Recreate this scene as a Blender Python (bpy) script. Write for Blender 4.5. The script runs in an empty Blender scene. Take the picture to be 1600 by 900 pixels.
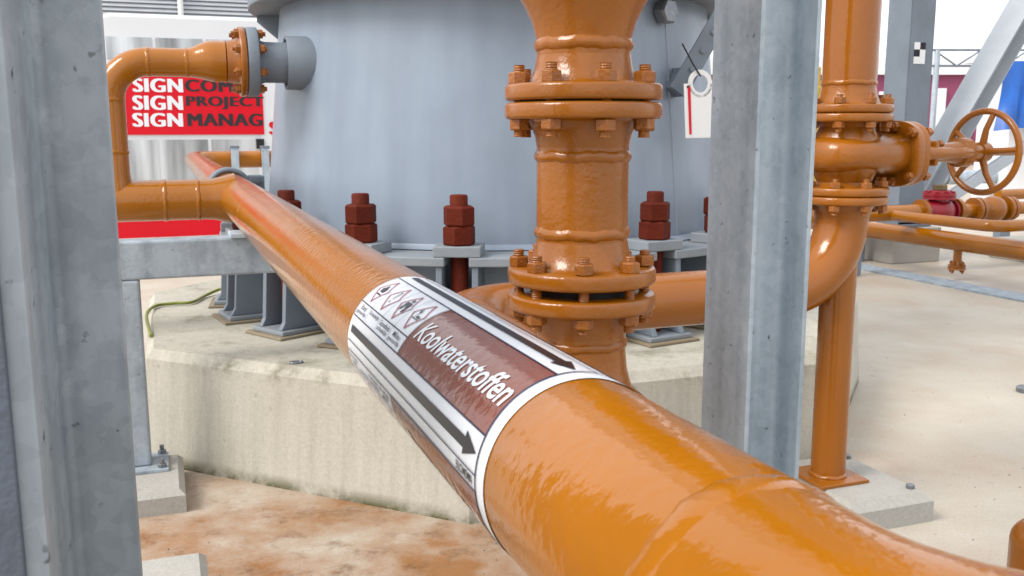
import bpy, bmesh, math, random
from mathutils import Vector, Matrix, Quaternion
random.seed(7)
sc = bpy.context.scene
COL = sc.collection

# ------------------------------------------------------------------ camera
H = 1.27                      # eye height above the slab
FPX, PITCH, ROLL = 1473.2, 0.16555, -0.00235
cp, sp = math.cos(PITCH), math.sin(PITCH)
FW = Vector((0, cp, -sp)); UP0 = Vector((0, sp, cp)); RT0 = Vector((1, 0, 0))
RT = RT0 * math.cos(ROLL) + UP0 * math.sin(ROLL)
UP = -RT0 * math.sin(ROLL) + UP0 * math.cos(ROLL)
cam = bpy.data.cameras.new('camera'); camo = bpy.data.objects.new('camera', cam); COL.objects.link(camo)
M = Matrix((RT, UP, -FW)).transposed().to_4x4(); M.translation = Vector((0, 0, H))
camo.matrix_world = M
cam.sensor_width = 36; cam.lens = FPX / 1600 * 36; cam.clip_start = 0.02; cam.clip_end = 2000
cam.dof.use_dof = True; cam.dof.focus_distance = 1.6; cam.dof.aperture_fstop = 18
sc.camera = camo
sc.render.resolution_x = 1024; sc.render.resolution_y = 576

# ------------------------------------------------------------------ sky, sun, exposure (bright overcast)
SUN_EL, SUN_AZ = math.radians(46), math.radians(240)     # azimuth: clockwise from +Y
w = bpy.data.worlds.new('World'); sc.world = w; w.use_nodes = True
nt = w.node_tree; nt.nodes.clear()
sky = nt.nodes.new('ShaderNodeTexSky'); sky.sky_type = 'NISHITA'; sky.sun_disc = False
sky.sun_elevation = SUN_EL; sky.sun_rotation = SUN_AZ; sky.dust_density = 6; sky.air_density = 1.0; sky.ozone_density = 1.0
hs = nt.nodes.new('ShaderNodeHueSaturation'); hs.inputs['Saturation'].default_value = 0.22
mx = nt.nodes.new('ShaderNodeMixRGB'); mx.inputs['Fac'].default_value = 0.75; mx.inputs['Color2'].default_value = (9.4, 9.8, 10.4, 1)
bg = nt.nodes.new('ShaderNodeBackground'); bg.inputs['Strength'].default_value = 0.092
wo = nt.nodes.new('ShaderNodeOutputWorld')
nt.links.new(sky.outputs[0], hs.inputs['Color']); nt.links.new(hs.outputs[0], mx.inputs['Color1'])
nt.links.new(mx.outputs[0], bg.inputs['Color']); nt.links.new(bg.outputs[0], wo.inputs['Surface'])
sun = bpy.data.lights.new('sun', 'SUN'); sun.energy = 1.5; sun.angle = math.radians(24); sun.color = (1, 0.96, 0.9)
suno = bpy.data.objects.new('sun', sun); COL.objects.link(suno)
sd = Vector((math.sin(SUN_AZ) * math.cos(SUN_EL), math.cos(SUN_AZ) * math.cos(SUN_EL), math.sin(SUN_EL)))
suno.rotation_euler = sd.to_track_quat('Z', 'Y').to_euler(); suno.location = (0, 0, 20)
sc.view_settings.view_transform = 'Standard'; sc.view_settings.look = 'None'
sc.view_settings.exposure = 1.03; sc.view_settings.gamma = 1; sc.view_settings.use_curve_mapping = False
sc.render.engine = 'CYCLES'

# ------------------------------------------------------------------ site grid
ANG = 0.35404
G1 = Vector((math.cos(ANG), math.sin(ANG), 0))            # to the right and away
G2 = Vector((math.sin(ANG), -math.cos(ANG), 0))           # towards the camera side
ZU = Vector((0, 0, 1))
def V(x, y, h=0.0): return Vector((x, y, H + h))          # h measured from eye level
def onplane(px, py, P, g):
    """point where the sight line of a photo pixel meets the upright plane through P along g"""
    d = RT * ((px - 800) / FPX) + UP * ((450 - py) / FPX) + FW
    n = g.cross(ZU); o = Vector((0, 0, H))
    return o + d * ((P - o).dot(n) / d.dot(n))
def onfloor(px, py, z):
    d = RT * ((px - 800) / FPX) + UP * ((450 - py) / FPX) + FW
    o = Vector((0, 0, H)); return o + d * ((z - H) / d.z)

# ------------------------------------------------------------------ materials
K = .56
def kc(c): return tuple(x * K for x in c)
def mat(name, col, rough=0.5, metal=0.0, spec=0.5, var=0.0, vscale=3.0, bump=0.0, bscale=40.0, col2=None, coat=0.0, alpha=None, detail=4, rvar=0.0):
    col = kc(col); col2 = kc(col2) if col2 else None
    m = bpy.data.materials.new(name); m.use_nodes = True; t = m.node_tree; b = t.nodes['Principled BSDF']
    b.inputs['Roughness'].default_value = rough; b.inputs['Metallic'].default_value = metal
    b.inputs['Specular IOR Level'].default_value = spec; b.inputs['Coat Weight'].default_value = coat
    b.inputs['Coat Roughness'].default_value = 0.08
    c1 = (*col, 1); b.inputs['Base Color'].default_value = c1
    tc = t.nodes.new('ShaderNodeNewGeometry')
    if var or col2:
        n = t.nodes.new('ShaderNodeTexNoise'); n.inputs['Scale'].default_value = vscale; n.inputs['Detail'].default_value = detail
        t.links.new(tc.outputs['Position'], n.inputs['Vector'])
        r = t.nodes.new('ShaderNodeValToRGB'); r.color_ramp.elements[0].position = 0.3; r.color_ramp.elements[1].position = 0.7
        c2 = (*col2, 1) if col2 else (*[min(1, x * (1 + var)) for x in col], 1)
        r.color_ramp.elements[0].color = (*[x * (1 - var) for x in col], 1); r.color_ramp.elements[1].color = c2
        t.links.new(n.outputs['Fac'], r.inputs['Fac']); t.links.new(r.outputs['Color'], b.inputs['Base Color'])
        if rvar:
            mr = t.nodes.new('ShaderNodeMapRange'); mr.inputs['To Min'].default_value = rough - rvar; mr.inputs['To Max'].default_value = rough + rvar
            t.links.new(n.outputs['Fac'], mr.inputs['Value']); t.links.new(mr.outputs[0], b.inputs['Roughness'])
    if bump:
        n2 = t.nodes.new('ShaderNodeTexNoise'); n2.inputs['Scale'].default_value = bscale; n2.inputs['Detail'].default_value = 3
        t.links.new(tc.outputs['Position'], n2.inputs['Vector'])
        bp = t.nodes.new('ShaderNodeBump'); bp.inputs['Strength'].default_value = bump; bp.inputs['Distance'].default_value = 0.01
        t.links.new(n2.outputs['Fac'], bp.inputs['Height']); t.links.new(bp.outputs[0], b.inputs['Normal'])
    return m

def paint_mat(name, col, rough=0.16, bump=0.06, b1=55, b2=240, var=0.08, worn=None, streak=False, spec=.5):
    """brush / spray coated gloss paint with orange peel"""
    col = kc(col); worn = kc(worn) if worn else None
    m = bpy.data.materials.new(name); m.use_nodes = True; t = m.node_tree; b = t.nodes['Principled BSDF']
    b.inputs['Roughness'].default_value = rough; b.inputs['Specular IOR Level'].default_value = spec
    g = t.nodes.new('ShaderNodeNewGeometry')
    n0 = t.nodes.new('ShaderNodeTexNoise'); n0.inputs['Scale'].default_value = 5; n0.inputs['Detail'].default_value = 6
    t.links.new(g.outputs['Position'], n0.inputs['Vector'])
    r = t.nodes.new('ShaderNodeValToRGB'); r.color_ramp.elements[0].position = .32; r.color_ramp.elements[1].position = .7
    r.color_ramp.elements[0].color = (*[x * (1 - var) for x in col], 1); r.color_ramp.elements[1].color = (*[min(1, x * (1 + var)) for x in col], 1)
    t.links.new(n0.outputs['Fac'], r.inputs['Fac'])
    last = r.outputs['Color']
    if worn:
        n3 = t.nodes.new('ShaderNodeTexNoise'); n3.inputs['Scale'].default_value = 28; n3.inputs['Detail'].default_value = 8; n3.inputs['Roughness'].default_value = .7
        t.links.new(g.outputs['Position'], n3.inputs['Vector'])
        r3 = t.nodes.new('ShaderNodeValToRGB'); r3.color_ramp.elements[0].position = .66; r3.color_ramp.elements[1].position = .74
        t.links.new(n3.outputs['Fac'], r3.inputs['Fac'])
        mx_ = t.nodes.new('ShaderNodeMixRGB'); mx_.inputs['Color2'].default_value = (*worn, 1)
        t.links.new(r3.outputs['Color'], mx_.inputs['Fac']); t.links.new(last, mx_.inputs['Color1']); last = mx_.outputs['Color']
    t.links.new(last, b.inputs['Base Color'])
    nr = t.nodes.new('ShaderNodeTexNoise'); nr.inputs['Scale'].default_value = 3.1; nr.inputs['Detail'].default_value = 7; nr.inputs['Roughness'].default_value = .65
    t.links.new(g.outputs['Position'], nr.inputs['Vector'])
    rm = t.nodes.new('ShaderNodeMapRange'); rm.inputs['From Min'].default_value = .35; rm.inputs['From Max'].default_value = .75; rm.inputs['To Min'].default_value = rough; rm.inputs['To Max'].default_value = rough + .14
    t.links.new(nr.outputs['Fac'], rm.inputs['Value']); t.links.new(rm.outputs[0], b.inputs['Roughness'])
    if streak:
        sm = t.nodes.new('ShaderNodeMapping'); sm.inputs['Scale'].default_value = (9, 9, .5); t.links.new(g.outputs['Position'], sm.inputs['Vector'])
        sn = t.nodes.new('ShaderNodeTexNoise'); sn.inputs['Scale'].default_value = 1; sn.inputs['Detail'].default_value = 7; t.links.new(sm.outputs[0], sn.inputs['Vector'])
        sr = t.nodes.new('ShaderNodeValToRGB'); sr.color_ramp.elements[0].position = .35; sr.color_ramp.elements[1].position = .68
        sr.color_ramp.elements[0].color = (.92, .92, .93, 1); sr.color_ramp.elements[1].color = (1.05, 1.05, 1.045, 1); t.links.new(sn.outputs['Fac'], sr.inputs['Fac'])
        mu = t.nodes.new('ShaderNodeMixRGB'); mu.blend_type = 'MULTIPLY'; mu.inputs['Fac'].default_value = 1
        t.links.new(last, mu.inputs['Color1']); t.links.new(sr.outputs[0], mu.inputs['Color2']); t.links.new(mu.outputs[0], b.inputs['Base Color'])
    na = t.nodes.new('ShaderNodeTexNoise'); na.inputs['Scale'].default_value = b1; na.inputs['Detail'].default_value = 2
    nb = t.nodes.new('ShaderNodeTexNoise'); nb.inputs['Scale'].default_value = b2; nb.inputs['Detail'].default_value = 2
    for n in (na, nb): t.links.new(g.outputs['Position'], n.inputs['Vector'])
    ad = t.nodes.new('ShaderNodeMath'); ad.operation = 'MULTIPLY_ADD'; ad.inputs[1].default_value = .16
    t.links.new(nb.outputs['Fac'], ad.inputs[0]); t.links.new(na.outputs['Fac'], ad.inputs[2])
    bp = t.nodes.new('ShaderNodeBump'); bp.inputs['Strength'].default_value = bump; bp.inputs['Distance'].default_value = 0.02
    t.links.new(ad.outputs[0], bp.inputs['Height']); t.links.new(bp.outputs[0], b.inputs['Normal'])
    return m

def galv_mat(name, lo, hi, scale=38):
    lo = kc(lo); hi = kc(hi)
    m = bpy.data.materials.new(name); m.use_nodes = True; t = m.node_tree; b = t.nodes['Principled BSDF']
    b.inputs['Metallic'].default_value = .12; b.inputs['Roughness'].default_value = .5; b.inputs['Specular IOR Level'].default_value = .3
    g = t.nodes.new('ShaderNodeNewGeometry')
    nz = t.nodes.new('ShaderNodeTexNoise'); nz.inputs['Scale'].default_value = 9; nz.inputs['Detail'].default_value = 5
    t.links.new(g.outputs['Position'], nz.inputs['Vector'])
    mp = t.nodes.new('ShaderNodeMixRGB'); mp.blend_type = 'ADD'; mp.inputs['Fac'].default_value = .06
    t.links.new(g.outputs['Position'], mp.inputs['Color1']); t.links.new(nz.outputs['Color'], mp.inputs['Color2'])
    vo = t.nodes.new('ShaderNodeTexVoronoi'); vo.inputs['Scale'].default_value = scale
    t.links.new(mp.outputs[0], vo.inputs['Vector'])
    sx = t.nodes.new('ShaderNodeSeparateXYZ'); t.links.new(vo.outputs['Color'], sx.inputs[0])
    st = t.nodes.new('ShaderNodeMapping'); st.inputs['Scale'].default_value = (18, 18, 1.2)
    t.links.new(g.outputs['Position'], st.inputs['Vector'])
    n2 = t.nodes.new('ShaderNodeTexNoise'); n2.inputs['Scale'].default_value = 1.0; n2.inputs['Detail'].default_value = 5
    t.links.new(st.outputs[0], n2.inputs['Vector'])
    m1 = t.nodes.new('ShaderNodeMath'); m1.operation = 'MULTIPLY_ADD'; m1.inputs[1].default_value = .14
    t.links.new(sx.outputs[0], m1.inputs[0]); t.links.new(n2.outputs['Fac'], m1.inputs[2])
    m2 = t.nodes.new('ShaderNodeMath'); m2.operation = 'MULTIPLY_ADD'; m2.inputs[1].default_value = .5
    t.links.new(nz.outputs['Fac'], m2.inputs[0]); t.links.new(m1.outputs[0], m2.inputs[2])
    r = t.nodes.new('ShaderNodeValToRGB'); r.color_ramp.elements[0].position = .55; r.color_ramp.elements[1].position = 1.1
    r.color_ramp.elements[0].color = (*lo, 1); r.color_ramp.elements[1].color = (*hi, 1)
    t.links.new(m2.outputs[0], r.inputs['Fac'])
    ns = t.nodes.new('ShaderNodeTexNoise'); ns.inputs['Scale'].default_value = 55; ns.inputs['Detail'].default_value = 4; t.links.new(g.outputs['Position'], ns.inputs['Vector'])
    rs = t.nodes.new('ShaderNodeValToRGB'); rs.color_ramp.elements[0].position = .68; rs.color_ramp.elements[1].position = .74; t.links.new(ns.outputs['Fac'], rs.inputs['Fac'])
    nm = t.nodes.new('ShaderNodeTexNoise'); nm.inputs['Scale'].default_value = 4.5; nm.inputs['Detail'].default_value = 8; nm.inputs['Roughness'].default_value = .7; t.links.new(g.outputs['Position'], nm.inputs['Vector'])
    rm = t.nodes.new('ShaderNodeValToRGB'); rm.color_ramp.elements[0].position = .56; rm.color_ramp.elements[1].position = .62; rm.color_ramp.elements[1].color = (.22, .22, .22, 1); t.links.new(nm.outputs['Fac'], rm.inputs['Fac'])
    x1 = t.nodes.new('ShaderNodeMixRGB'); x1.inputs['Color2'].default_value = (*[c * .45 for c in lo], 1); t.links.new(rs.outputs[0], x1.inputs['Fac']); t.links.new(r.outputs['Color'], x1.inputs['Color1'])
    x2 = t.nodes.new('ShaderNodeMixRGB'); x2.inputs['Color2'].default_value = (.5, .54, .57, 1); t.links.new(rm.outputs[0], x2.inputs['Fac']); t.links.new(x1.outputs[0], x2.inputs['Color1'])
    t.links.new(x2.outputs['Color'], b.inputs['Base Color'])
    bp = t.nodes.new('ShaderNodeBump'); bp.inputs['Strength'].default_value = .12; bp.inputs['Distance'].default_value = .004
    t.links.new(m2.outputs[0], bp.inputs['Height']); t.links.new(bp.outputs[0], b.inputs['Normal'])
    return m

def concrete_mat(name, col, dark, streak=False, stain=None, stain_at=(0, 0), stain_r=1.0, scale=1.0):
    col = kc(col); dark = kc(dark); stain = kc(stain) if stain else None
    m = bpy.data.materials.new(name); m.use_nodes = True; t = m.node_tree; b = t.nodes['Principled BSDF']
    b.inputs['Roughness'].default_value = .75; b.inputs['Specular IOR Level'].default_value = .25
    g = t.nodes.new('ShaderNodeNewGeometry')
    def noise(s, d=6, rough=.55, src=None):
        n = t.nodes.new('ShaderNodeTexNoise'); n.inputs['Scale'].default_value = s; n.inputs['Detail'].default_value = d; n.inputs['Roughness'].default_value = rough
        t.links.new(src or g.outputs['Position'], n.inputs['Vector']); return n.outputs['Fac']
    def ramp(src, a, b_, ca=(0, 0, 0, 1), cb=(1, 1, 1, 1)):
        r = t.nodes.new('ShaderNodeValToRGB'); r.color_ramp.elements[0].position = a; r.color_ramp.elements[1].position = b_
        r.color_ramp.elements[0].color = ca; r.color_ramp.elements[1].color = cb; t.links.new(src, r.inputs['Fac']); return r.outputs['Color']
    def mix(fac, a, b_, kind='MIX'):
        x = t.nodes.new('ShaderNodeMixRGB'); x.blend_type = kind
        if isinstance(fac, float): x.inputs['Fac'].default_value = fac
        else: t.links.new(fac, x.inputs['Fac'])
        for k, c in (('Color1', a), ('Color2', b_)):
            if isinstance(c, tuple): x.inputs[k].default_value = (*c, 1) if len(c) == 3 else c
            else: t.links.new(c, x.inputs[k])
        return x.outputs['Color']
    base = ramp(noise(1.6 * scale, 8, .6), .3, .72, (*dark, 1), (*col, 1))
    fine = ramp(noise(95, 8, .7), .3, .7, (.84, .84, .84, 1), (1.08, 1.08, 1.08, 1))
    base = mix(1.0, base, fine, 'MULTIPLY')
    spots = ramp(noise(21, 3, .5), .68, .72)
    base = mix(mix(.35, (0, 0, 0), spots), base, tuple(x * .55 for x in dark))
    if streak:
        mp = t.nodes.new('ShaderNodeMapping'); mp.inputs['Scale'].default_value = (26, 26, .8); t.links.new(g.outputs['Position'], mp.inputs['Vector'])
        st = ramp(noise(1.0, 6, .6, mp.outputs[0]), .42, .75)
        base = mix(mix(.32, (0, 0, 0), st), base, tuple(x * .55 for x in dark))
        mp2 = t.nodes.new('ShaderNodeMapping'); mp2.inputs['Scale'].default_value = (3, 3, 16); t.links.new(g.outputs['Position'], mp2.inputs['Vector'])
        se = t.nodes.new('ShaderNodeSeparateXYZ'); t.links.new(g.outputs['Position'], se.inputs[0])
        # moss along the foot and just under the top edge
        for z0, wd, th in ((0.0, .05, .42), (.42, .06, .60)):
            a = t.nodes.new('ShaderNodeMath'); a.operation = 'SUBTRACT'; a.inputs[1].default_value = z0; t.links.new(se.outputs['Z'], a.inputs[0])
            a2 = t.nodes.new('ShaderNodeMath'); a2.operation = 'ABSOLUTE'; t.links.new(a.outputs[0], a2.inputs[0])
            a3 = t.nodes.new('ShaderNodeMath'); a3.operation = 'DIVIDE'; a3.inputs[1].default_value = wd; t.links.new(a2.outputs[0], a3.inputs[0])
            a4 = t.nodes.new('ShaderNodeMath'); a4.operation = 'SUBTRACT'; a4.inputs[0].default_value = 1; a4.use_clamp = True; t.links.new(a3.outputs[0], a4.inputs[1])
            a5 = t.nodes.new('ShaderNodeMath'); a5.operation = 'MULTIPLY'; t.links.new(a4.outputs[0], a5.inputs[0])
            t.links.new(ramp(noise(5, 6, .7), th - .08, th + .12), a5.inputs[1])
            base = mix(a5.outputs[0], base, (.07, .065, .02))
    if stain:
        se = t.nodes.new('ShaderNodeVectorMath'); se.operation = 'DISTANCE'; se.inputs[1].default_value = (*stain_at, 0)
        t.links.new(g.outputs['Position'], se.inputs[0])
        d = t.nodes.new('ShaderNodeMath'); d.operation = 'DIVIDE'; d.inputs[1].default_value = stain_r; t.links.new(se.outputs['Value'], d.inputs[0])
        fall = ramp(d.outputs[0], .35, 1.0, (1, 1, 1, 1), (0, 0, 0, 1))
        pat = ramp(noise(2.6, 9, .68), .33, .62)
        base = mix(mix(1.0, fall, pat, 'MULTIPLY'), base, stain)
        pat2 = ramp(noise(7.5, 9, .72), .52, .66)
        base = mix(mix(.7, (0, 0, 0), mix(1.0, fall, pat2, 'MULTIPLY')), base, tuple(x * .5 for x in stain))
        # faint rust bloom elsewhere
        base = mix(mix(.32, (0, 0, 0), ramp(noise(.9, 8, .66), .5, .72)), base, tuple(min(1, x * 1.25) for x in stain))
        rr = ramp(noise(1.1, 6, .6), .4, .65, (.35, .35, .35, 1), (.8, .8, .8, 1)); t.links.new(rr, b.inputs['Roughness'])
    t.links.new(base, b.inputs['Base Color'])
    bp = t.nodes.new('ShaderNodeBump'); bp.inputs['Strength'].default_value = .3; bp.inputs['Distance'].default_value = .006
    t.links.new(noise(45, 6, .65), bp.inputs['Height']); t.links.new(bp.outputs[0], b.inputs['Normal'])
    return m

ORANGE = (.55, .182, .003)
M_OR = paint_mat('orange_gloss_paint', ORANGE, .06, .055, 66, 250)
M_ORS = paint_mat('orange_sprayed_paint', (.47, .143, .004), .11, .05, 50, 230)
M_ORF = paint_mat('orange_brushed_paint', (.47, .145, .005), .17, .09, 70, 300, .12)
M_ORB = paint_mat('orange_bolt_paint', (.45, .135, .006), .25, .2, 160, 500, .15, (.22, .055, .012))
M_TANK = paint_mat('grey_tank_paint', (.40, .48, .585), .28, .05, 14, 190, .05, None, True, .4)
M_GREY = paint_mat('grey_steel_paint', (.29, .34, .40), .45, .1, 30, 200, .08, spec=.25)
M_GREYW = paint_mat('grey_steel_paint_rusting', (.40, .44, .48), .48, .1, 30, 200, .10, (.32, .17, .05), spec=.25)
M_PRIM = paint_mat('red_primer', (.17, .022, .008), .65, .2, 90, 300, .3, (.10, .02, .010), spec=.15)
M_GALV = galv_mat('galvanised_steel', (.48, .585, .67), (.80, .92, 1.03), 75)
M_GALVD = galv_mat('weathered_galvanised_steel', (.34, .40, .45), (.58, .66, .73), 70)
M_BLUEG = paint_mat('dark_blue_grey', (.13, .16, .21), .5, .2, 60, 300, .2, (.27, .28, .29))  # dark tone for the sheet added on the left column
M_CONC = concrete_mat('foundation_concrete', (.86, .81, .69), (.70, .65, .53), True)
M_CONC2 = concrete_mat('plinth_concrete', (.72, .69, .62), (.56, .53, .47))
M_SLAB = concrete_mat('slab_concrete', (.87, .79, .67), (.70, .60, .47), False, (.46, .21, .075), (-.55, 2.45), 1.6, .7)
M_GROUT = concrete_mat('grout', (.50, .43, .31), (.33, .24, .14))
M_WHITE = mat('white_vinyl', (1.33, 1.36, 1.41), .22, bump=.05, bscale=60)
M_BROWN = paint_mat('brown_vinyl', (.34, .066, .018), .05, .05, 62, 230, .04)
M_INK = mat('black_ink', (.018, .016, .03), .3, spec=.25)
M_INKB = mat('blue_black_ink', (.025, .022, .09), .3, spec=.25)
M_REDL = mat('magenta_red_ink', (.55, .02, .10), .3)
M_DARK = mat('dark_gap', (.02, .018, .016), .8)
M_BLACK = mat('black_plastic', (.015, .015, .017), .4)
M_RED = mat('red_print', (1.1, .010, .03), .35, spec=.25)
M_REDV = paint_mat('red_gloss_paint', (.42, .006, .022), .25, .1, 60, 260)
M_VANW = mat('white_van_paint', (1.2, 1.22, 1.25), .2, var=.03, vscale=1.0)
M_VANG = mat('silver_van_panel', (.80, .83, .85), .22, metal=.25, var=.6, vscale=1.4)
_t = M_VANG.node_tree; _n = [n for n in _t.nodes if n.type == 'TEX_NOISE'][0]; _g = [n for n in _t.nodes if n.type == 'NEW_GEOMETRY'][0]
_m = _t.nodes.new('ShaderNodeMapping'); _m.inputs['Scale'].default_value = (3.2, 3.2, .25); _t.links.new(_g.outputs['Position'], _m.inputs['Vector']); _t.links.new(_m.outputs[0], _n.inputs['Vector'])
M_TXTK = mat('charcoal_print', (.035, .022, .03), .4)
M_MAR = mat('maroon_cladding', (.42, .07, .18), .55, var=.08, vscale=.6)
M_WPAINT = mat('white_paint', (1.25, 1.25, 1.25), .5, var=.04)
M_LOUV = mat('pale_grey_cladding', (.80, .83, .88), .45, var=.06)
M_LOUVD = mat('cladding_recess', (.50, .54, .60), .6)
M_TARP = mat('blue_tarpaulin', (.006, .14, .60), .4, var=.25, vscale=2.5, bump=.4, bscale=6)
M_YEL = mat('yellow_paint', (.75, .48, .02), .4)
M_GRN = mat('green_yellow_cable', (.32, .38, .04), .4)
M_GLASS = mat('dark_glass', (.03, .035, .04), .05)
M_BRASS = mat('dull_brass', (.28, .20, .10), .4, metal=.6)
M_STEEL = mat('zinc_bolt', (.35, .37, .40), .35, metal=.7, var=.2, vscale=60)
M_RUB = mat('tyre_rubber', (.02, .02, .02), .8)
M_GRASS = mat('weeds', (.07, .11, .03), .8, var=.4, vscale=6)
M_GREYL = paint_mat('pale_grey_steel_paint', (.66, .71, .76), .4, .1, 30, 200, .05)
M_PINK = mat('pale_brick_render', (.42, .32, .29), .7, var=.1)

# ------------------------------------------------------------------ mesh helpers
def frame(d):
    d = d.normalized(); a = ZU if abs(d.z) < .95 else Vector((1, 0, 0))
    x = a.cross(d).normalized(); y = d.cross(x); return x, y, d
class MB:
    def __init__(s): s.v = []; s.f = []
    def ring(s, c, x, y, r, n, ph=0.0):
        i = len(s.v)
        for k in range(n):
            a = ph + 2 * math.pi * k / n; s.v.append(c + x * (r * math.cos(a)) + y * (r * math.sin(a)))
        return i
    def bridge(s, a, b, n):
        for k in range(n): s.f.append((a + k, a + (k + 1) % n, b + (k + 1) % n, b + k))
    def lathe(s, o, d, prof, n=48, cap0=False, cap1=False, ph=0.0):
        x, y, d = frame(d); ids = [s.ring(o + d * t, x, y, r, n, ph) for t, r in prof]
        for a, b in zip(ids, ids[1:]): s.bridge(a, b, n)
        if cap0: s.f.append(tuple(reversed(range(ids[0], ids[0] + n))))
        if cap1: s.f.append(tuple(range(ids[-1], ids[-1] + n)))
        return s
    def cyl(s, p, q, r, n=24, r2=None, caps=True):
        d = q - p; return s.lathe(p, d, [(0, r), (d.length, r if r2 is None else r2)], n, caps, caps)
    def tube(s, pts, rad, n=32, caps=False):
        """sweep with parallel transport; rad number or list"""
        m = len(pts); rad = [rad] * m if not hasattr(rad, '__len__') else rad
        t0 = (pts[1] - pts[0]).normalized(); x, y, _ = frame(t0); prev = t0; ids = []
        for i, p in enumerate(pts):
            t = ((pts[min(i + 1, m - 1)] - p).normalized() + (p - pts[max(i - 1, 0)]).normalized())
            t = t.normalized() if t.length > 1e-6 else prev
            q = prev.rotation_difference(t); x = q @ x; y = q @ y; prev = t
            ids.append(s.ring(p, x, y, rad[i], n))
        for a, b in zip(ids, ids[1:]): s.bridge(a, b, n)
        if caps: s.f.append(tuple(reversed(range(ids[0], ids[0] + n)))); s.f.append(tuple(range(ids[-1], ids[-1] + n)))
        return s
    def hexa(s, p, d, r, h, ch=.12, ph=0.0, n=6):
        """chamfered hexagon nut"""
        x, y, d = frame(d)
        a0 = s.ring(p, x, y, r * .93, n, ph); a = s.ring(p + d * h * .08, x, y, r, n, ph); b = s.ring(p + d * h * (1 - ch), x, y, r, n, ph)
        c = s.ring(p + d * h, x, y, r * .86, n, ph)
        s.bridge(a0, a, n); s.bridge(a, b, n); s.bridge(b, c, n); s.f.append(tuple(range(c, c + n))); s.f.append(tuple(reversed(range(a0, a0 + n)))); return s
    def box(s, c, ax, ay, az, sx, sy, sz):
        i = len(s.v)
        for k in (-1, 1):
            for j in (-1, 1):
                for l in (-1, 1): s.v.append(c + ax * (l * sx / 2) + ay * (j * sy / 2) + az * (k * sz / 2))
        for f in ((0, 2, 3, 1), (4, 5, 7, 6), (0, 1, 5, 4), (2, 6, 7, 3), (0, 4, 6, 2), (1, 3, 7, 5)): s.f.append(tuple(i + q for q in f))
        return s
    def prism(s, poly, d):
        """closed polygon (list of points) extruded by vector d"""
        n = len(poly); i = len(s.v); s.v += list(poly) + [p + d for p in poly]
        s.f.append(tuple(reversed(range(i, i + n)))); s.f.append(tuple(range(i + n, i + 2 * n)))
        for k in range(n): s.f.append((i + k, i + (k + 1) % n, i + n + (k + 1) % n, i + n + k))
        return s
    def mesh(s, name, mt, off=Vector((0, 0, 0)), smooth=35, bevel=0.0):
        me = bpy.data.meshes.new(name); me.from_pydata([tuple(v - off) for v in s.v], [], s.f)
        bm = bmesh.new(); bm.from_mesh(me); bmesh.ops.recalc_face_normals(bm, faces=bm.faces)
        if bevel:
            ed = [e for e in bm.edges if len(e.link_faces) == 2 and e.calc_face_angle(0) > .6]
            bmesh.ops.bevel(bm, geom=ed, offset=bevel, segments=2, profile=.5, affect='EDGES', clamp_overlap=True)
        bm.to_mesh(me); bm.free()
        if smooth: me.shade_smooth(); me.set_sharp_from_angle(angle=math.radians(smooth))
        me.materials.append(mt); return me
WL = {}
def wloc(o): return WL.get(o.name, Vector((0, 0, 0))) if o else Vector((0, 0, 0))
def put(name, me, parent=None, loc=Vector((0, 0, 0)), quat=None):
    o = bpy.data.objects.new(name, me); COL.objects.link(o)
    if parent: o.parent = parent
    o.location = loc - wloc(parent); WL[o.name] = loc.copy()
    if quat: o.rotation_mode = 'QUATERNION'; o.rotation_quaternion = quat
    return o
def build(mb, name, mt, parent=None, smooth=35, bevel=0.0, loc=None):
    off = loc if loc is not None else (wloc(parent) if parent else Vector((0, 0, 0)))
    return put(name, mb.mesh(name, mt, off, smooth, bevel), parent, off)
def tag(o, label, cat, group=None, kind=None):
    if label: o['label'] = label
    if cat: o['category'] = cat
    if group: o['group'] = group
    if kind: o['kind'] = kind
    return o
def thing(name, loc, label, cat, group=None):
    o = bpy.data.objects.new(name, None); COL.objects.link(o); o.location = loc; WL[o.name] = Vector(loc); o.empty_display_size = .1
    return tag(o, label, cat, group)
def arc(c, u, v, r, a0, a1, n):
    return [c + u * (r * math.cos(a0 + (a1 - a0) * i / n)) + v * (r * math.sin(a0 + (a1 - a0) * i / n)) for i in range(n + 1)]
def elbow(p, d0, d1, r, n=16):
    """points of a 90 degree bend that starts at p heading d0 and leaves heading d1"""
    c = p + d1 * r; return arc(c, -d1, d0, r, 0, math.pi / 2, n)
def bead(p, d, r, name='weld_bead', mt=None, parent=None, h=.0035, wd=.006):
    prof = [(-wd * 1.6, r - .001), (-wd, r + h * .55), (-wd * .35, r + h), (wd * .35, r + h), (wd, r + h * .55), (wd * 1.6, r - .001)]
    x, y, dd = frame(d); mb = MB(); ids = []
    n = 72; ph = random.random() * 6
    for t, rr in prof:
        i = len(mb.v)
        for k in range(n):
            a = 2 * math.pi * k / n; wv = math.sin(a * 7 + ph) * .0011 + math.sin(a * 17 + ph * 2) * .0007
            mb.v.append(p + dd * (t + wv) + (x * math.cos(a) + y * math.sin(a)) * (rr + math.sin(a * 23 + ph) * .0004))
        ids.append(i)
    for a, b in zip(ids, ids[1:]): mb.bridge(a, b, n)
    return build(mb, name, mt or M_OR, parent, 80)

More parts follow.
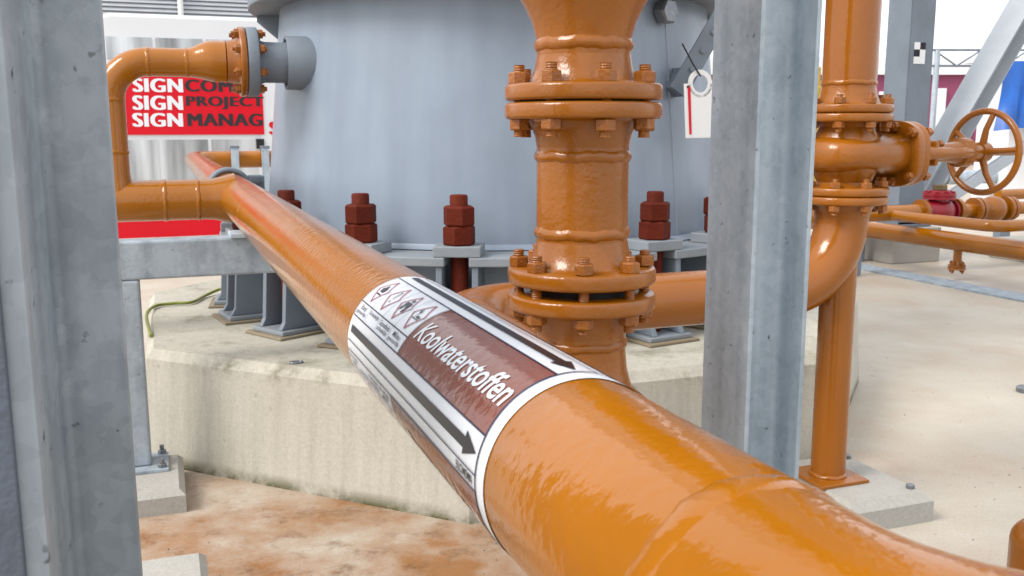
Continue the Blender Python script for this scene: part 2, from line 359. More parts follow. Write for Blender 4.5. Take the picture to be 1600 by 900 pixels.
R6, R4, R3 = .0841, .0572, .0445
_bolt = {}
def bolts(parent, c, d, bc, n, t_up, t_dn, size, ph, mt, nm='stud'):
    """n stud bolts through a flange pair centred at c, axis d; t_up/t_dn distance from c to the nut seats"""
    key = (round(t_up, 4), round(t_dn, 4), size, mt.name)
    if key not in _bolt:
        z = Vector((0, 0, 1)); a = MB(); hgt = size * 1.0
        # threaded rod: fine ridges on the two visible ends
        prof = []; tt = -t_dn - hgt - size * .55; end = t_up + hgt + size * .6
        k = 0
        while tt < end:
            prof.append((tt, size * (.5 if k % 2 else .455))); tt += size * .1; k += 1
        a.lathe(Vector(), z, prof, 14, True, True)
        m_r = a.mesh('stud', mt, smooth=0)
        b = MB().hexa(Vector((0, 0, t_up)), z, size * .93, hgt); m_u = b.mesh('nut', mt, smooth=25)
        e = MB().hexa(Vector((0, 0, -t_dn)), -z, size * .93, hgt); m_d = e.mesh('nut', mt, smooth=25)
        _bolt[key] = (m_r, m_u, m_d)
    x, y, dd = frame(d); m_r, m_u, m_d = _bolt[key]
    for k in range(n):
        a = ph + 2 * math.pi * k / n; p = c + (x * math.cos(a) + y * math.sin(a)) * bc
        q0 = dd.to_track_quat('Z', 'Y')
        for m_, n_ in ((m_r, 'stud'), (m_u, 'nut'), (m_d, 'nut')):
            q = q0 @ Quaternion((0, 0, 1), random.random() * 6.28)
            put(n_, m_, parent, p + dd * random.uniform(-.0015, .0015), q)
def weld_neck(p, d, r, od, thick=.0275, hub=.055, gap=.0015, name='flange', mt=None, parent=None):
    """flange whose face sits at p + d*gap, body going along d to a pipe of radius r"""
    R = od / 2; f = gap
    prof = [(f, r * .6), (f, R - .004), (f + .003, R - .0012), (f + .006, R), (f + thick - .006, R), (f + thick - .003, R - .0012), (f + thick, R - .004),
            (f + thick, r + .020), (f + thick + .006, r + .0135), (f + thick + hub * .55, r + .004), (f + thick + hub, r)]
    return build(MB().lathe(p, d, prof, 72), name, mt or M_ORF, parent, 50)

# ================================================================== THE SETTING
me = bpy.data.meshes.new('ground')
bm = bmesh.new(); bmesh.ops.create_grid(bm, x_segments=8, y_segments=8, size=300); bm.to_mesh(me); bm.free(); me.materials.append(M_SLAB)
ground = put('ground', me); ground['kind'] = 'structure'
# ------------------------------------------------------------------ octagonal foundation
TC = Vector((-.085, 4.8, 0)); OC = Vector((-.07, 4.76, 0)); AP = 1.68; PADZ = H - .825
found = thing('concrete_foundation', OC, 'low octagonal cream concrete foundation with mossy stained sides under the grey vessel', 'foundation')
cr = AP / math.cos(math.pi / 8)
octo = []
for k in range(8):
    a = ANG + math.pi / 8 + k * math.pi / 4; octo.append(Vector((math.cos(a), math.sin(a), 0)))
mb = MB()
lv = [(0.0, cr + .03), (PADZ - .035, cr), (PADZ, cr - .03)]
ids = []
for z, r in lv:
    ids.append(len(mb.v)); mb.v += [OC + o * r + ZU * z for o in octo]
for a, b in zip(ids, ids[1:]): mb.bridge(a, b, 8)
mb.f.append(tuple(range(ids[-1], ids[-1] + 8)))
build(mb, 'plinth', M_CONC, found, 0)

# ------------------------------------------------------------------ grey vessel
tank = thing('grey_vessel', Vector((TC.x, TC.y, PADZ)), 'large grey painted steel vessel with flared skirt bolted to the octagonal foundation', 'vessel')
def tr(h): return 1.115 - .1 * (h + .33)
prof = [(h, tr(h)) for h in (-.80, -.5, -.2, .1, .4, .62)] + [(.9, 1.0), (7.0, 1.0)]
mb = MB()
mb.lathe(Vector((TC.x, TC.y, H)), ZU, prof, 128, False, True)
build(mb, 'shell', M_TANK, tank, 40)
# white weld round the foot of the skirt
mb = MB().lathe(Vector((TC.x, TC.y, H)), ZU, [(-.462, tr(-.462) + .016), (-.455, tr(-.455) + .008), (-.440, tr(-.44) - .001)], 128)
build(mb, 'skirt_weld', M_TANK, tank, 60)
sa = math.radians(44.5); mb = MB()
mb.tube([Vector((TC.x, TC.y, H + h)) + Vector((math.sin(sa), -math.cos(sa), 0)) * (tr(h) - .002) for h in [-.44 + .06 * i for i in range(17)]], .006, 8); build(mb, 'plate_seam', M_TANK, tank, 60)
# upper stiffening ring with brackets
mb = MB().lathe(Vector((TC.x, TC.y, H)), ZU, [(.55, .95), (.55, 1.165), (.555, 1.17), (.60, 1.17), (.605, 1.165), (.605, .95)], 128)
build(mb, 'upper_ring', M_GREY, tank, 40)
DPH = math.radians(18); PH0 = -.09 
def rad(a): return Vector((math.sin(a), -math.cos(a), 0))
mt_g = None
for k in (-7, -6, -5, 5, 6):
    a = PH0 + (k + .5) * DPH; r = rad(a); s_ = Vector((math.cos(a), math.sin(a), 0))
    c = Vector((TC.x, TC.y, H))
    pts = [c + r * (tr(.54) - .02) + ZU * .549, c + r * 1.15 + ZU * .549, c + r * 1.15 + ZU * .52, c + r * (tr(.40) - .01) + ZU * .42]
    mb = MB().prism([p - s_ * .008 for p in pts], s_ * .016); build(mb, 'ring_bracket', M_GREY, tank, 0)
# base ring: outer plate segments with slots for the anchor bolts, radial gussets, foot plates
RB = 1.266; ZR = H - .50; TH = .034
bolts_info = []
for k in range(-5, 7):
    a = PH0 + k * DPH; r = rad(a); s_ = Vector((math.cos(a), math.sin(a), 0)); c = Vector((TC.x, TC.y, 0))
    if -3 <= k <= 4: bolts_info.append((a, r, s_))
    # plate segment between this bolt and the next
    hw = .044
    a0 = a + hw / RB; a1 = a + DPH - hw / RB; n = 8; poly = []
    Ro = 1.345; Ri = 1.10
    for i in range(n + 1): poly.append(c + rad(a0 + (a1 - a0) * i / n) * Ro + ZU * ZR)
    for i in range(n + 1): poly.append(c + rad(a1 + (a0 - a1) * i / n) * Ri + ZU * ZR)
    build(MB().prism(poly, ZU * TH), 'ring_plate', M_GREYW, tank, 0, .004)
    for sgn in (-1, 1):
        g = c + s_ * (sgn * .068)
        pts = [g + r * 1.09 + ZU * (ZR - .0005), g + r * 1.335 + ZU * (ZR - .0005), g + r * 1.335 + ZU * (ZR - .02), g + r * 1.352 + ZU * (PADZ + .062), g + r * 1.372 + ZU * (PADZ + .0305), g + r * 1.09 + ZU * (PADZ + .0305)]
        build(MB().prism([p - s_ * .012 for p in pts], s_ * .024), 'gusset', M_GREY, tank, 0, .003)
    fp = MB().box(c + r * 1.25 + ZU * (PADZ + .021), s_, r, ZU, .21, .27, .018); build(fp, 'foot_plate', M_GREYW, tank, 0, .004)
    gp = MB().box(c + r * 1.255 + ZU * (PADZ + .006), s_, r, ZU, .25, .31, .0118); gp2 = build(gp, 'grout_pad', M_GROUT, found, 0, .004)
    wp = MB().box(c + r * 1.262 + ZU * (ZR + TH + .0205), s_, r, ZU, .178, .15, .040); build(wp, 'washer_plate', M_GREYW, tank, 0, .004)
# anchor bolts: things of their own
ab_rod = MB().lathe(Vector((0, 0, 0)), ZU, [(PADZ + .031, .034), (H - .243, .034), (H - .237, .030)], 28, True, True).mesh('rod', M_PRIM, smooth=35)
z0 = ZR + TH + .0415
ab_n1 = MB().hexa(Vector((0, 0, z0)), ZU, .0625, .072, .09).mesh('lower_nut', M_PRIM, smooth=20)
ab_n2 = MB().hexa(Vector((0, 0, z0 + .0735)), ZU, .0610, .073, .10).mesh('upper_nut', M_PRIM, smooth=20)
ABL = ['dark red anchor bolt tucked behind the orange pipe clamp', 'dark red anchor bolt showing only its top over the diagonal orange pipe', 'red anchor bolt with double nuts just above the diagonal pipe, one bolt from the spool side gap',
       'fully visible red double-nut anchor bolt beside the left of the upright orange spool'.replace(' the left of', ''), 'red anchor bolt hidden behind the upright orange spool', 'red double-nut anchor bolt between the orange spool and the galvanised column',
       'red anchor bolt cut off by the edge of the galvanised column', 'red anchor bolt hidden behind the galvanised column']
ABL[2] = 'red double-nut anchor bolt with its foot hidden by the diagonal orange pipe'
ABL[3] = 'red double-nut anchor bolt standing clear above the pipe marker'
for i, (a, r, s_) in enumerate(bolts_info):
    p = Vector((TC.x, TC.y, 0)) + r * RB
    t = thing('anchor_bolt', p, ABL[i], 'bolt', 'red anchor bolts round the vessel base')
    put('rod', ab_rod, t, p)
    for m_, tw in ((ab_n1, .1), (ab_n2, .35)):
        q = Quaternion((0, 0, 1), a + tw + random.uniform(-.25, .25)); put('nut', m_, t, p, q)
# nozzle on the left of the vessel
NZ = H + .285
fl0 = Vector((-1.136, 4.04, NZ)) + G1 * .025
noz = build(MB().lathe(fl0, G1, [(.055, .0841), (.30, .0841)], 48), 'nozzle_pipe', M_GREY, tank, 40)
weld_neck(fl0, G1, R6, .285, .046, .03, .0012, 'nozzle_flange', M_GREY, tank)
mb = MB().lathe(fl0, G1, [(.165, .100), (.162, .104), (.162, .110), (.165, .112), (.32, .112)], 56); mb.lathe(fl0, G1, [(.165, .100), (.30, .100)], 56)
build(mb, 'nozzle_sleeve', M_GREY, tank, 40)
# hexagonal plug high on the right of the vessel
pc = onplane(1040, 18, Vector((.66, 4.02, H)), Vector((1, .35, 0)).normalized())
pdirn = (pc - Vector((TC.x, TC.y, pc.z))).normalized()
hp = MB().hexa(pc - pdirn * .02, pdirn, .054, .05, .2); hp.cyl(pc - pdirn * .12, pc - pdirn * .02, .036, 24)
build(hp, 'hex_plug', M_STEEL, tank, 25)

# ------------------------------------------------------------------ main pipe with marker
A_ = Vector((math.sin(ANG), -math.cos(ANG), 0)); MP0 = Vector((-.224306, 1.5, H - .28305))
def S(s): return MP0 + A_ * s
mp = thing('orange_pipe', Vector((S(1.05).x, S(1.05).y, 0)), 'thick glossy orange pipe running diagonally past the camera with a white and brown marker', 'pipe')
STJ = -2.70; SFAR = -8.3
# straight run
build(MB().tube([S(s) for s in (SFAR, -6, -4, STJ, -2, -1, -.4, 0, .3, .6, .9, 1.05)], R6, 96), 'straight_pipe', M_OR, mp, 60)
e0 = S(1.10)
el = [S(1.05)] + elbow(e0, A_, G1, .152, 24); endp = el[-1]
build(MB().tube(el, R6, 96), 'elbow', M_OR, mp, 60)
build(MB().tube([endp, endp + G1 * .33], R6, 80), 'cross_pipe', M_OR, mp, 60)
bead(S(1.05), A_, R6, 'weld_bead', M_OR, mp, .0016, .009); bead(endp + G1 * .004, G1, R6, 'weld_bead', M_OR, mp)
fe = endp + G1 * .38
weld_neck(fe, -G1, R6, .285, .0275, .05, .0012, 'end_flange', M_ORF, mp)
bfl = build(MB().lathe(fe, G1, [(.0012, .02), (.0012, .1385), (.004, .1425), (.026, .1425), (.0287, .1385), (.0287, 0.0)], 72), 'blind_flange', M_ORF, mp, 50)
bolts(bfl, fe, G1, .1207, 8, .029, .029, .020, .4, M_ORB)
bead(S(-1.75), A_, R6, 'weld_bead', M_OR, mp, .0008, .007)
# far bend to the right
el = elbow(S(SFAR), -A_, G1, .229, 16)
build(MB().tube(el + [el[-1] + G1 * 3.2], R6, 48), 'far_elbow', M_OR, mp, 60)
FARP = el[-1]
# branch, riser, reducer
J = S(STJ); bl = -.50
build(MB().tube([J - G1 * .02, J - G1 * .075, J - G1 * .11, J - G1 * .13, J - G1 * 1.3], [R6 + .024, R6 + .010, R6 + .002, R6, R6], 72), 'branch_pipe', M_OR, mp, 60)
for t in (.17, .30): bead(J - G1 * t, G1, R6, 'weld_bead', M_OR, mp, .003)
rb = Vector((-1.615, 0, 0)); tb = (J.x - rb.x) / G1.x; RBP = J - G1 * tb
zt = NZ - .008; 
up_ = [RBP + ZU * .04, RBP + ZU * .09, RBP + ZU * .11, Vector((RBP.x, RBP.y, zt - .152))]
build(MB().tube(up_[:3] + [up_[3]], [R4 + .016, R4 + .004, R4, R4], 48), 'riser', M_OR, mp, 60)
eb = elbow(up_[3], ZU, G1, .152, 18)
build(MB().tube(eb, R4, 48), 'riser_elbow', M_OR, mp, 60)
bead(up_[3], ZU, R4, 'weld_bead', M_OR, mp, .0025); bead(eb[-1], G1, R4, 'weld_bead', M_OR, mp, .0025); bead(RBP + ZU * .20, ZU, R4, 'weld_bead', M_OR, mp, .0025)
L = (fl0 - eb[-1]).dot(G1); st = eb[-1]
redu = [st]; rr = [R4]
for i in range(11):
    u = i / 10; f = u * u * (3 - 2 * u); redu.append(st + G1 * (L - .235 + .11 * u) + ZU * (.008 * f)); rr.append(R4 + (R6 - R4) * f)
redu.append(fl0 - G1 * .08); rr.append(R6)
build(MB().tube(redu, rr, 56), 'reducer', M_OR, mp, 60)
bead(st + G1 * (L - .235), G1, R4, 'weld_bead', M_OR, mp, .002)
rf = weld_neck(fl0, -G1, R6, .285, .0275, .05, .0012, 'riser_flange', M_ORF, mp)
bolts(rf, fl0, -G1, .1207, 8, .029, .048, .020, .39, M_ORB)

# --- marker on the pipe
E1 = ZU; E2 = A_.cross(ZU)
def cy(s, th, r): a = math.radians(th); return S(s) + (E1 * math.cos(a) + E2 * math.sin(a)) * r
def patch(polys, name, mt, lev, parent, cuts=None):
    """flat polygons in (s, theta-degrees) wrapped on the pipe"""
    bm = bmesh.new(); k = math.radians(1) * R6
    for poly in polys:
        try: bm.faces.new([bm.verts.new((s, th * k, 0)) for s, th in poly])
        except ValueError: pass
    wrap(bm, name, mt, lev, parent)
def wrap(bm, name, mt, lev, parent):
    k = math.radians(1) * R6
    ys = [v.co.y for v in bm.verts]; y0, y1 = min(ys), max(ys); n = max(1, int((y1 - y0) / (3.0 * k)))
    for i in range(1, n):
        y = y0 + (y1 - y0) * i / n
        bmesh.ops.bisect_plane(bm, geom=bm.verts[:] + bm.edges[:] + bm.faces[:], plane_co=(0, y, 0), plane_no=(0, 1, 0))
    off = wloc(parent); r = R6 + lev
    for v in bm.verts: v.co = cy(v.co.x, v.co.y / k, r) - off
    me = bpy.data.meshes.new(name); bm.to_mesh(me); bm.free(); me.shade_smooth(); me.materials.append(mt)
    return put(name, me, parent, off)
def text_bm(txt, offset=0.0, shear=0.0, space=1.0):
    cu = bpy.data.curves.new('t', 'FONT'); cu.body = txt; cu.offset = offset; cu.space_character = space; cu.resolution_u = 4; cu.shear = shear
    o = bpy.data.objects.new('t', cu); COL.objects.link(o); dg = bpy.context.evaluated_depsgraph_get(); dg.update()
    me = bpy.data.meshes.new_from_object(o.evaluated_get(dg)); bpy.data.objects.remove(o); bpy.data.curves.remove(cu)
    bm = bmesh.new(); bm.from_mesh(me); bpy.data.meshes.remove(me); return bm
def fit_bm(bm, x0, x1, y0, y1, hcap=None):
    xs = [v.co.x for v in bm.verts]; ys = [v.co.y for v in bm.verts]
    a, b, c, d = min(xs), max(xs), min(ys), max(ys)
    for v in bm.verts: v.co = Vector((x0 + (v.co.x - a) / (b - a) * (x1 - x0), y0 + (v.co.y - c) / (d - c) * (y1 - y0), 0))
    return bm
KD = math.radians(1) * R6
def label_text(txt, s0, s1, th_top, th_bot, mt, lev, parent, name, offset=.0, shear=0.0, flip=False, space=1.0):
    bm = text_bm(txt, offset, shear, space)
    # letters' tops point towards the smaller angle: y axis runs from th_bot to th_top
    if flip: fit_bm(bm, s1, s0, th_top * KD, th_bot * KD)
    else: fit_bm(bm, s0, s1, th_bot * KD, th_top * KD)
    return wrap(bm, name, mt, lev, parent)
def rect(s0, s1, a, b): return [(s0, a), (s1, a), (s1, b), (s0, b)]
S0, S1 = .232, .809
mk = build(MB(), 'pipe_marker', M_WHITE, mp) if False else None
bm = bmesh.new(); bm.faces.new([bm.verts.new((s, th * KD, 0)) for s, th in rect(S0, S1, -170, 189)])
mk = wrap(bm, 'pipe_marker', M_WHITE, .0008, mp)
mk['label'] = 'white wrap marker with brown panels, hazard diamonds, black flow arrows and white lettering'
LINES = []
def panel(t0, sign):
    """one label field starting at angle t0; sign=+1 field runs to larger angles with captions last, -1 captions first"""
    w = 54.0
    def th(u): return t0 + (u if sign > 0 else w - u)
    SB = .485
    patch([rect(SB, .789, t0, t0 + w)], 'brown_field', M_BROWN, .0012, mk)
    lines = [rect(S0 + .006, .790, t0 - .55, t0 + .55), rect(S0 + .006, .790, t0 + w - .55, t0 + w + .55), rect(S0 + .006, SB, th(39.6) - .5, th(39.6) + .5),
             rect(S0 + .004, S0 + .0055, t0, t0 + w), rect(.789, .7915, t0 - 23, t0 + w + 23), rect(SB - .001, SB + .001, t0, t0 + w)]
    for k in range(1, 4): lines.append(rect(S0 + .006 + .0607 * k, S0 + .0067 + .0607 * k, min(th(0), th(w)), max(th(0), th(w))))
    patch(lines, 'ruled_line', M_INKB, .0018, mk)
    dia = []; ink = []
    for k in range(4):
        c = S0 + .039 + k * .0607; cu = 20.5; hs_, hu = .0235, 16.4
        o = [(c, -hu), (c + hs_, 0), (c, hu), (c - hs_, 0)]; q = .86
        ins = [(c, -hu * q), (c + hs_ * q, 0), (c, hu * q), (c - hs_ * q, 0)]
        for i in range(4):
            j = (i + 1) % 4; dia.append([(s, th(cu + u)) for s, u in (o[i], o[j], ins[j], ins[i])])
        shp = {0: [[(-.007, 3), (-.0095, -1), (-.006, -4), (-.005, -1.5), (-.002, -8), (.003, -3.5), (.0045, -5), (.008, -.5), (.006, 3)], [(-.008, 5), (.008, 5), (.008, 6.6), (-.008, 6.6)]],
               1: [[(-.0016, -8.5), (.0016, -8.5), (.001, 2.2), (-.001, 2.2)], [(-.0014, 4), (.0014, 4), (.0014, 6.2), (-.0014, 6.2)]],
               2: [[(-.003, -9), (.003, -9), (.0032, -5.5), (-.0032, -5.5)], [(-.0095, -4.5), (.0095, -4.5), (.0105, 7), (.004, 7.5), (.005, 1.5), (.001, 3), (.002, -2.5), (-.003, 1.2), (-.006, -1), (-.004, 4), (-.0105, 7)]],
               3: [[(-.006, -7), (-.0045, -3), (-.0015, -5), (-.0035, -1), (-.0035, 3.4), (-.0052, 3.4), (-.0052, -1), (-.010, -4)], [(-.0115, 4), (.011, 4), (.011, 4.9), (-.0115, 4.9)], [(-.001, 2.2), (.004, .2), (.008, 2), (.0115, .2), (.0115, 4), (.008, 2.6), (.004, 3.8)]]}[k]
        patch([[(c + s, th(cu + u)) for s, u in poly] for poly in shp], 'hazard_symbol', M_INK, .0019, mk); patch(dia, 'hazard_diamond', M_REDL, .0018, mk); dia = []
    cap = (('Brand', 'gevaarlijk'), ('Schadelijk',), ('Gezondheids', 'schadelijk'), ('Milieu', 'gevaarlijk'))
    for k, ls in enumerate(cap):
        c0 = S0 + .0095 + .0607 * k; c1 = c0 + .053
        for i, ltx in enumerate(ls):
            u0 = 41.6 + i * 5.4; ln = min(.05, .0052 * len(ltx)); cc = (c0 + c1) / 2
            a, b = th(u0), th(u0 + 4.6)
            label_text(ltx, cc - ln / 2, cc + ln / 2, a, b, M_INKB, .0018, mk, 'caption', .004, 0, False)
    label_text('Koolwaterstoffen', .500, .783, th(19.0), th(37.2), M_WHITE, .0019, mk, 'lettering', .016, .22, sign < 0)
def arrow(t, sa=.250, sb=.752, sc_=.784, wd=3.3, hw=6.9):
    patch([rect(sa, sb, t - wd, t + wd), [(sb, t - hw), (sc_, t), (sb, t + hw)]], 'flow_arrow', M_INK, .0018, mk)
panel(8.7, 1); arrow(74.3); arrow(-4.0)
patch([rect(S0 + .006, .79, 85.0, 86.0), rect(S0 + .006, .79, -15.9, -15.0)], 'ruled_line', M_INKB, .0018, mk)
label_text('BLOMSMA', .738, .783, 87.2, 92.6, M_INK, .0018, mk, 'maker_mark', .02)
panel(94.6, -1); panel(-79.0, 1)

# ------------------------------------------------------------------ upright pipe through two flange joints
CX, CY = .1295, 1.738
def CZ(h): return Vector((CX, CY, H + h))
GU, GL = .0505, -.287
upc = thing('flared_orange_pipe', CZ(.0505), 'upper orange pipe flaring out wide above the close bolted flange joint', 'pipe')
prof = [(.105, R6), (.152, R6), (.165, R6 + .002), (.19, R6 + .009), (.215, R6 + .021), (.24, R6 + .036), (.27, R6 + .056), (.30, R6 + .072), (.34, R6 + .082), (.38, R6 + .085), (3.2, R6 + .085)]
build(MB().lathe(Vector((CX, CY, H)), ZU, prof, 96), 'reducer', M_ORF, upc, 60)
uf = weld_neck(CZ(GU), ZU, R6, .284, .0285, .05, .002, 'flange', M_ORF, upc)
bead(CZ(.150), ZU, R6, 'weld_bead', M_ORF, upc, .005, .008)
mid = thing('orange_pipe_spool', CZ(GL), 'short upright orange pipe spool between two bolted flange joints', 'pipe')
build(MB().lathe(CZ(0), ZU, [(-.200, R6), (-.03, R6)], 96), 'spool_pipe', M_ORF, mid, 60)
build(MB().lathe(CZ(GU), -ZU, [(-.0018, .05), (-.0018, .119), (.0018, .119), (.0018, .05)], 64), 'gasket', M_DARK, mid, 40)
mf1 = weld_neck(CZ(GU), -ZU, R6, .284, .0285, .05, .002, 'flange', M_ORF, mid)
mf2 = weld_neck(CZ(GL), ZU, R6, .275, .0285, .05, .0095, 'flange', M_ORF, mid)
bead(CZ(-.046), ZU, R6, 'weld_bead', M_ORF, mid, .0045, .007); bead(CZ(-.185), ZU, R6, 'weld_bead', M_ORF, mid, .0045, .007)
bolts(mf1, CZ(GU), ZU, .1195, 8, .0307, .0307, .0205, math.radians(14), M_ORB)
low = thing('orange_pipe_line', Vector((1.077, 3.074, 0)), 'orange pipe line curving behind the upright spool and up to the gate valve', 'pipe')
lf = weld_neck(CZ(GL), -ZU, R6, .275, .0285, .05, .0095, 'flange', M_ORF, low)
build(MB().lathe(CZ(GL), ZU, [(-.0094, .03), (-.0094, .095), (.0094, .095), (.0094, .03)], 64), 'spacer', M_DARK, low, 40)
bolts(lf, CZ(GL), ZU, .1165, 8, .0382, .0382, .0195, math.radians(-2), M_ORB)
VX, VY = 1.077, 3.074
HR = -.515
RE = .145
back = -G2
build(MB().lathe(CZ(0), ZU, [(GL - .06, R6), (-.405, R6), (-.44, R6 + .003), (-.475, R6 + .012), (-.49, R6 + .024), (-.507, R6 + .045), (-.53, R6 + .066), (-.56, R6 + .079), (-.60, R6 + .085), (-.64, R6 + .083), (-.665, R6 + .06), (-.68, R6), (-.684, .058), (-.684, .057), (-H + .012, .057)], 96), 'foot_reducer', M_ORF, low, 50)
build(MB().lathe(CZ(-H), ZU, [(.0005, .10), (.012, .10), (.012, .05)], 40), 'foot_plate', M_ORF, low, 40)
bead(CZ(-.39), ZU, R6, 'weld_bead', M_ORF, low, .004)
rel = Vector((CX - VX, CY - VY, 0)); tl = rel.dot(G1); tg = rel.dot(G2)
corner = Vector((VX, VY, H + HR)) + G1 * tl
e_in = corner + G2 * .229
el2 = elbow(e_in, back, G1, .229, 24)
build(MB().tube([CZ(HR), e_in], R6, 72), 'link_pipe', M_ORS, low, 60)
build(MB().tube(el2, R6, 72), 'back_elbow', M_ORS, low, 60)
vb = Vector((VX, VY, H + HR)) - G1 * .229
build(MB().tube([el2[-1], vb], R6, 72), 'back_pipe', M_ORS, low, 60)
el3 = elbow(vb, G1, ZU, .229, 24)
build(MB().tube(el3 + [Vector((VX, VY, H - .275))], R6, 72), 'valve_elbow', M_ORS, low, 60)
bead(e_in, G2, R6, 'weld_bead', M_ORS, low); bead(el2[-1], G1, R6, 'weld_bead', M_ORS, low); bead(vb, G1, R6, 'weld_bead', M_ORS, low)
VG1, VG2 = .052, -.209
vlf = weld_neck(Vector((VX, VY, H + VG2)), -ZU, R6, .279, .026, .05, .0012, 'flange', M_ORF, low)
bolts(vlf, Vector((VX, VY, H + VG2)), ZU, .1207, 8, .0275, .0275, .0195, .25, M_ORB)
PZ = H - 1.172
leg = MB(); n_ = 48
for top in (0, 1):
    for k in range(n_):
        a = 2 * math.pi * k / n_; gx = R4 * math.cos(a); gy = R4 * math.sin(a)
        ro = .229 + math.sqrt(max(R6 * R6 - gy * gy, 0)); dx = .229 + gx
        zt0 = H - .286 - math.sqrt(max(ro * ro - dx * dx, 1e-4)) + .012
        leg.v.append(Vector((VX, VY, 0)) + G1 * gx + G2 * gy + ZU * (zt0 if top else PZ + .012))
leg.bridge(0, n_, n_)
build(leg, 'support_leg', M_ORS, low, 40)
bead(Vector((VX, VY, PZ + .0145)), ZU, R4, 'weld_bead', M_ORS, low, .006)
build(MB().box(Vector((VX, VY, PZ + .0062)), G1, G2, ZU, .19, .19, .012), 'base_plate', M_ORF, low, 0, .002)
# plinth under the leg
pl = thing('concrete_plinth', Vector((VX + .06, VY, 0)), 'flat white edged concrete plinth under the orange pipe leg', 'plinth')
pcn = Vector((VX, VY, 0)) + G1 * .065 + G2 * .02
mb = MB(); q = []
for z, e in ((0, .0), (PZ - .028, 0), (PZ, .028)):
    q.append(len(mb.v))
    for sx, sy in ((-1, -1), (1, -1), (1, 1), (-1, 1)): mb.v.append(pcn + G1 * sx * (.17 - e) + G2 * sy * (.22 - e) + ZU * z)
for a, b in zip(q, q[1:]): mb.bridge(a, b, 4)
mb.f.append(tuple(range(q[-1], q[-1] + 4)))
build(mb, 'block', M_CONC2, pl, 0)
for u, v_ in ((.125, -.15), (.125, .16)):
    p = pcn + G1 * u + G2 * v_ + ZU * PZ; build(MB().hexa(p, ZU, .014, .014), 'anchor', M_STEEL, pl, 20)

# ------------------------------------------------------------------ gate valve with handwheel
gv = thing('gate_valve', Vector((VX, VY, H + VG2)), 'orange flanged gate valve lying with its spoked handwheel out to the side', 'valve')
SD = Vector((math.cos(.43), math.sin(.43), 0)); SX = Vector((-SD.y, SD.x, 0))
vc = Vector((VX, VY, H + (VG1 + VG2) / 2))
f1 = weld_neck(Vector((VX, VY, H + VG1)), -ZU, R6 - .004, .279, .026, .03, .0012, 'flange', M_ORF, gv)
f2 = weld_neck(Vector((VX, VY, H + VG2)), ZU, R6 - .004, .279, .026, .03, .0012, 'flange', M_ORF, gv)
# body: barrel swelling between the flanges and the flattened gate housing towards the bonnet
def superell(c, d, x, y, sx, sy, n=40, e=2.6):
    out = []
    for k in range(n):
        a = 2 * math.pi * k / n; ca, sa = math.cos(a), math.sin(a)
        out.append(c + x * (sx * abs(ca) ** (2 / e) * (1 if ca > 0 else -1)) + y * (sy * abs(sa) ** (2 / e) * (1 if sa > 0 else -1)))
    return out
mb = MB().lathe(vc, ZU, [(-.105, .080), (-.085, .086), (-.06, .098), (-.035, .108), (0, .112), (.035, .108), (.06, .098), (.085, .086), (.105, .080)], 64)
secs = [(-.135, .03, .02), (-.128, .07, .04), (-.10, .105, .055), (-.05, .122, .062), (.02, .126, .064), (.09, .122, .064), (.15, .112, .066), (.185, .106, .068)]
n = 40; ids = []
for t, sx, sz in secs:
    ids.append(len(mb.v)); mb.v += superell(vc + SD * t, SD, SX, ZU, sx, sz, n)
for a, b in zip(ids, ids[1:]): mb.bridge(a, b, n)
mb.f.append(tuple(range(ids[0], ids[0] + n))); mb.f.append(tuple(range(ids[-1], ids[-1] + n)))
body = build(mb, 'body', M_ORF, gv, 55)
mb = MB(); ids = []
for t, sx, sz in ((.175, .135, .104), (.178, .140, .108), (.196, .140, .108), (.1985, .139, .107), (.2015, .139, .107), (.204, .140, .108), (.222, .140, .108), (.225, .135, .104)):
    ids.append(len(mb.v)); mb.v += superell(vc + SD * t, SD, SX, ZU, sx, sz, n, 3.0)
for a, b in zip(ids, ids[1:]): mb.bridge(a, b, n)
mb.f.append(tuple(range(ids[0], ids[0] + n))); mb.f.append(tuple(range(ids[-1], ids[-1] + n)))
bon = build(mb, 'bonnet_flange', M_ORF, gv, 45)
for sx, sz in ((-.112, -.07), (-.112, .07), (.112, -.07), (.112, .07), (-.04, .088), (.04, .088), (-.04, -.088), (.04, -.088)):
    p = vc + SX * sx + ZU * sz
    b_ = MB().hexa(p + SD * .2255, SD, .0165, .017); b_.cyl(p + SD * .24, p + SD * .252, .0095, 12); b_.hexa(p + SD * .1745, -SD, .0165, .017); b_.cyl(p + SD * .15, p + SD * .16, .0095, 12)
    build(b_, 'bonnet_bolt', M_ORB, gv, 25)
mb = MB().lathe(vc, SD, [(.224, .078), (.25, .060), (.275, .045), (.30, .040), (.33, .040)], 40)
build(mb, 'bonnet', M_ORF, gv, 45)
mb = MB().box(vc + SD * .345, SD, SX, ZU, .018, .12, .085); build(mb, 'gland_flange', M_ORF, gv, 30, .008)
for sx in (-1, 1):
    mb = MB().tube([vc + SD * .30 + SX * sx * .048, vc + SD * .345 + SX * sx * .050, vc + SD * .40 + SX * sx * .052, vc + SD * .49 + SX * sx * .042, vc + SD * .53 + SX * sx * .03], [.024, .023, .020, .020, .020], 14, True)
    build(mb, 'yoke_arm', M_ORF, gv, 60)
    mb = MB().cyl(vc + SD * .30 + SX * sx * .03 + ZU * .03, vc + SD * .40 + SX * sx * .03 + ZU * .03, .008, 12); mb.hexa(vc + SD * .375 + SX * sx * .03 + ZU * .03, SD, .015, .015); build(mb, 'gland_bolt', M_ORB, gv, 25)
mb = MB().lathe(vc, SD, [(.40, .016), (.402, .030), (.47, .034), (.50, .040), (.505, .050), (.545, .050), (.55, .040), (.58, .036), (.605, .03)], 32, True, True); build(mb, 'yoke_hub', M_ORF, gv, 40)
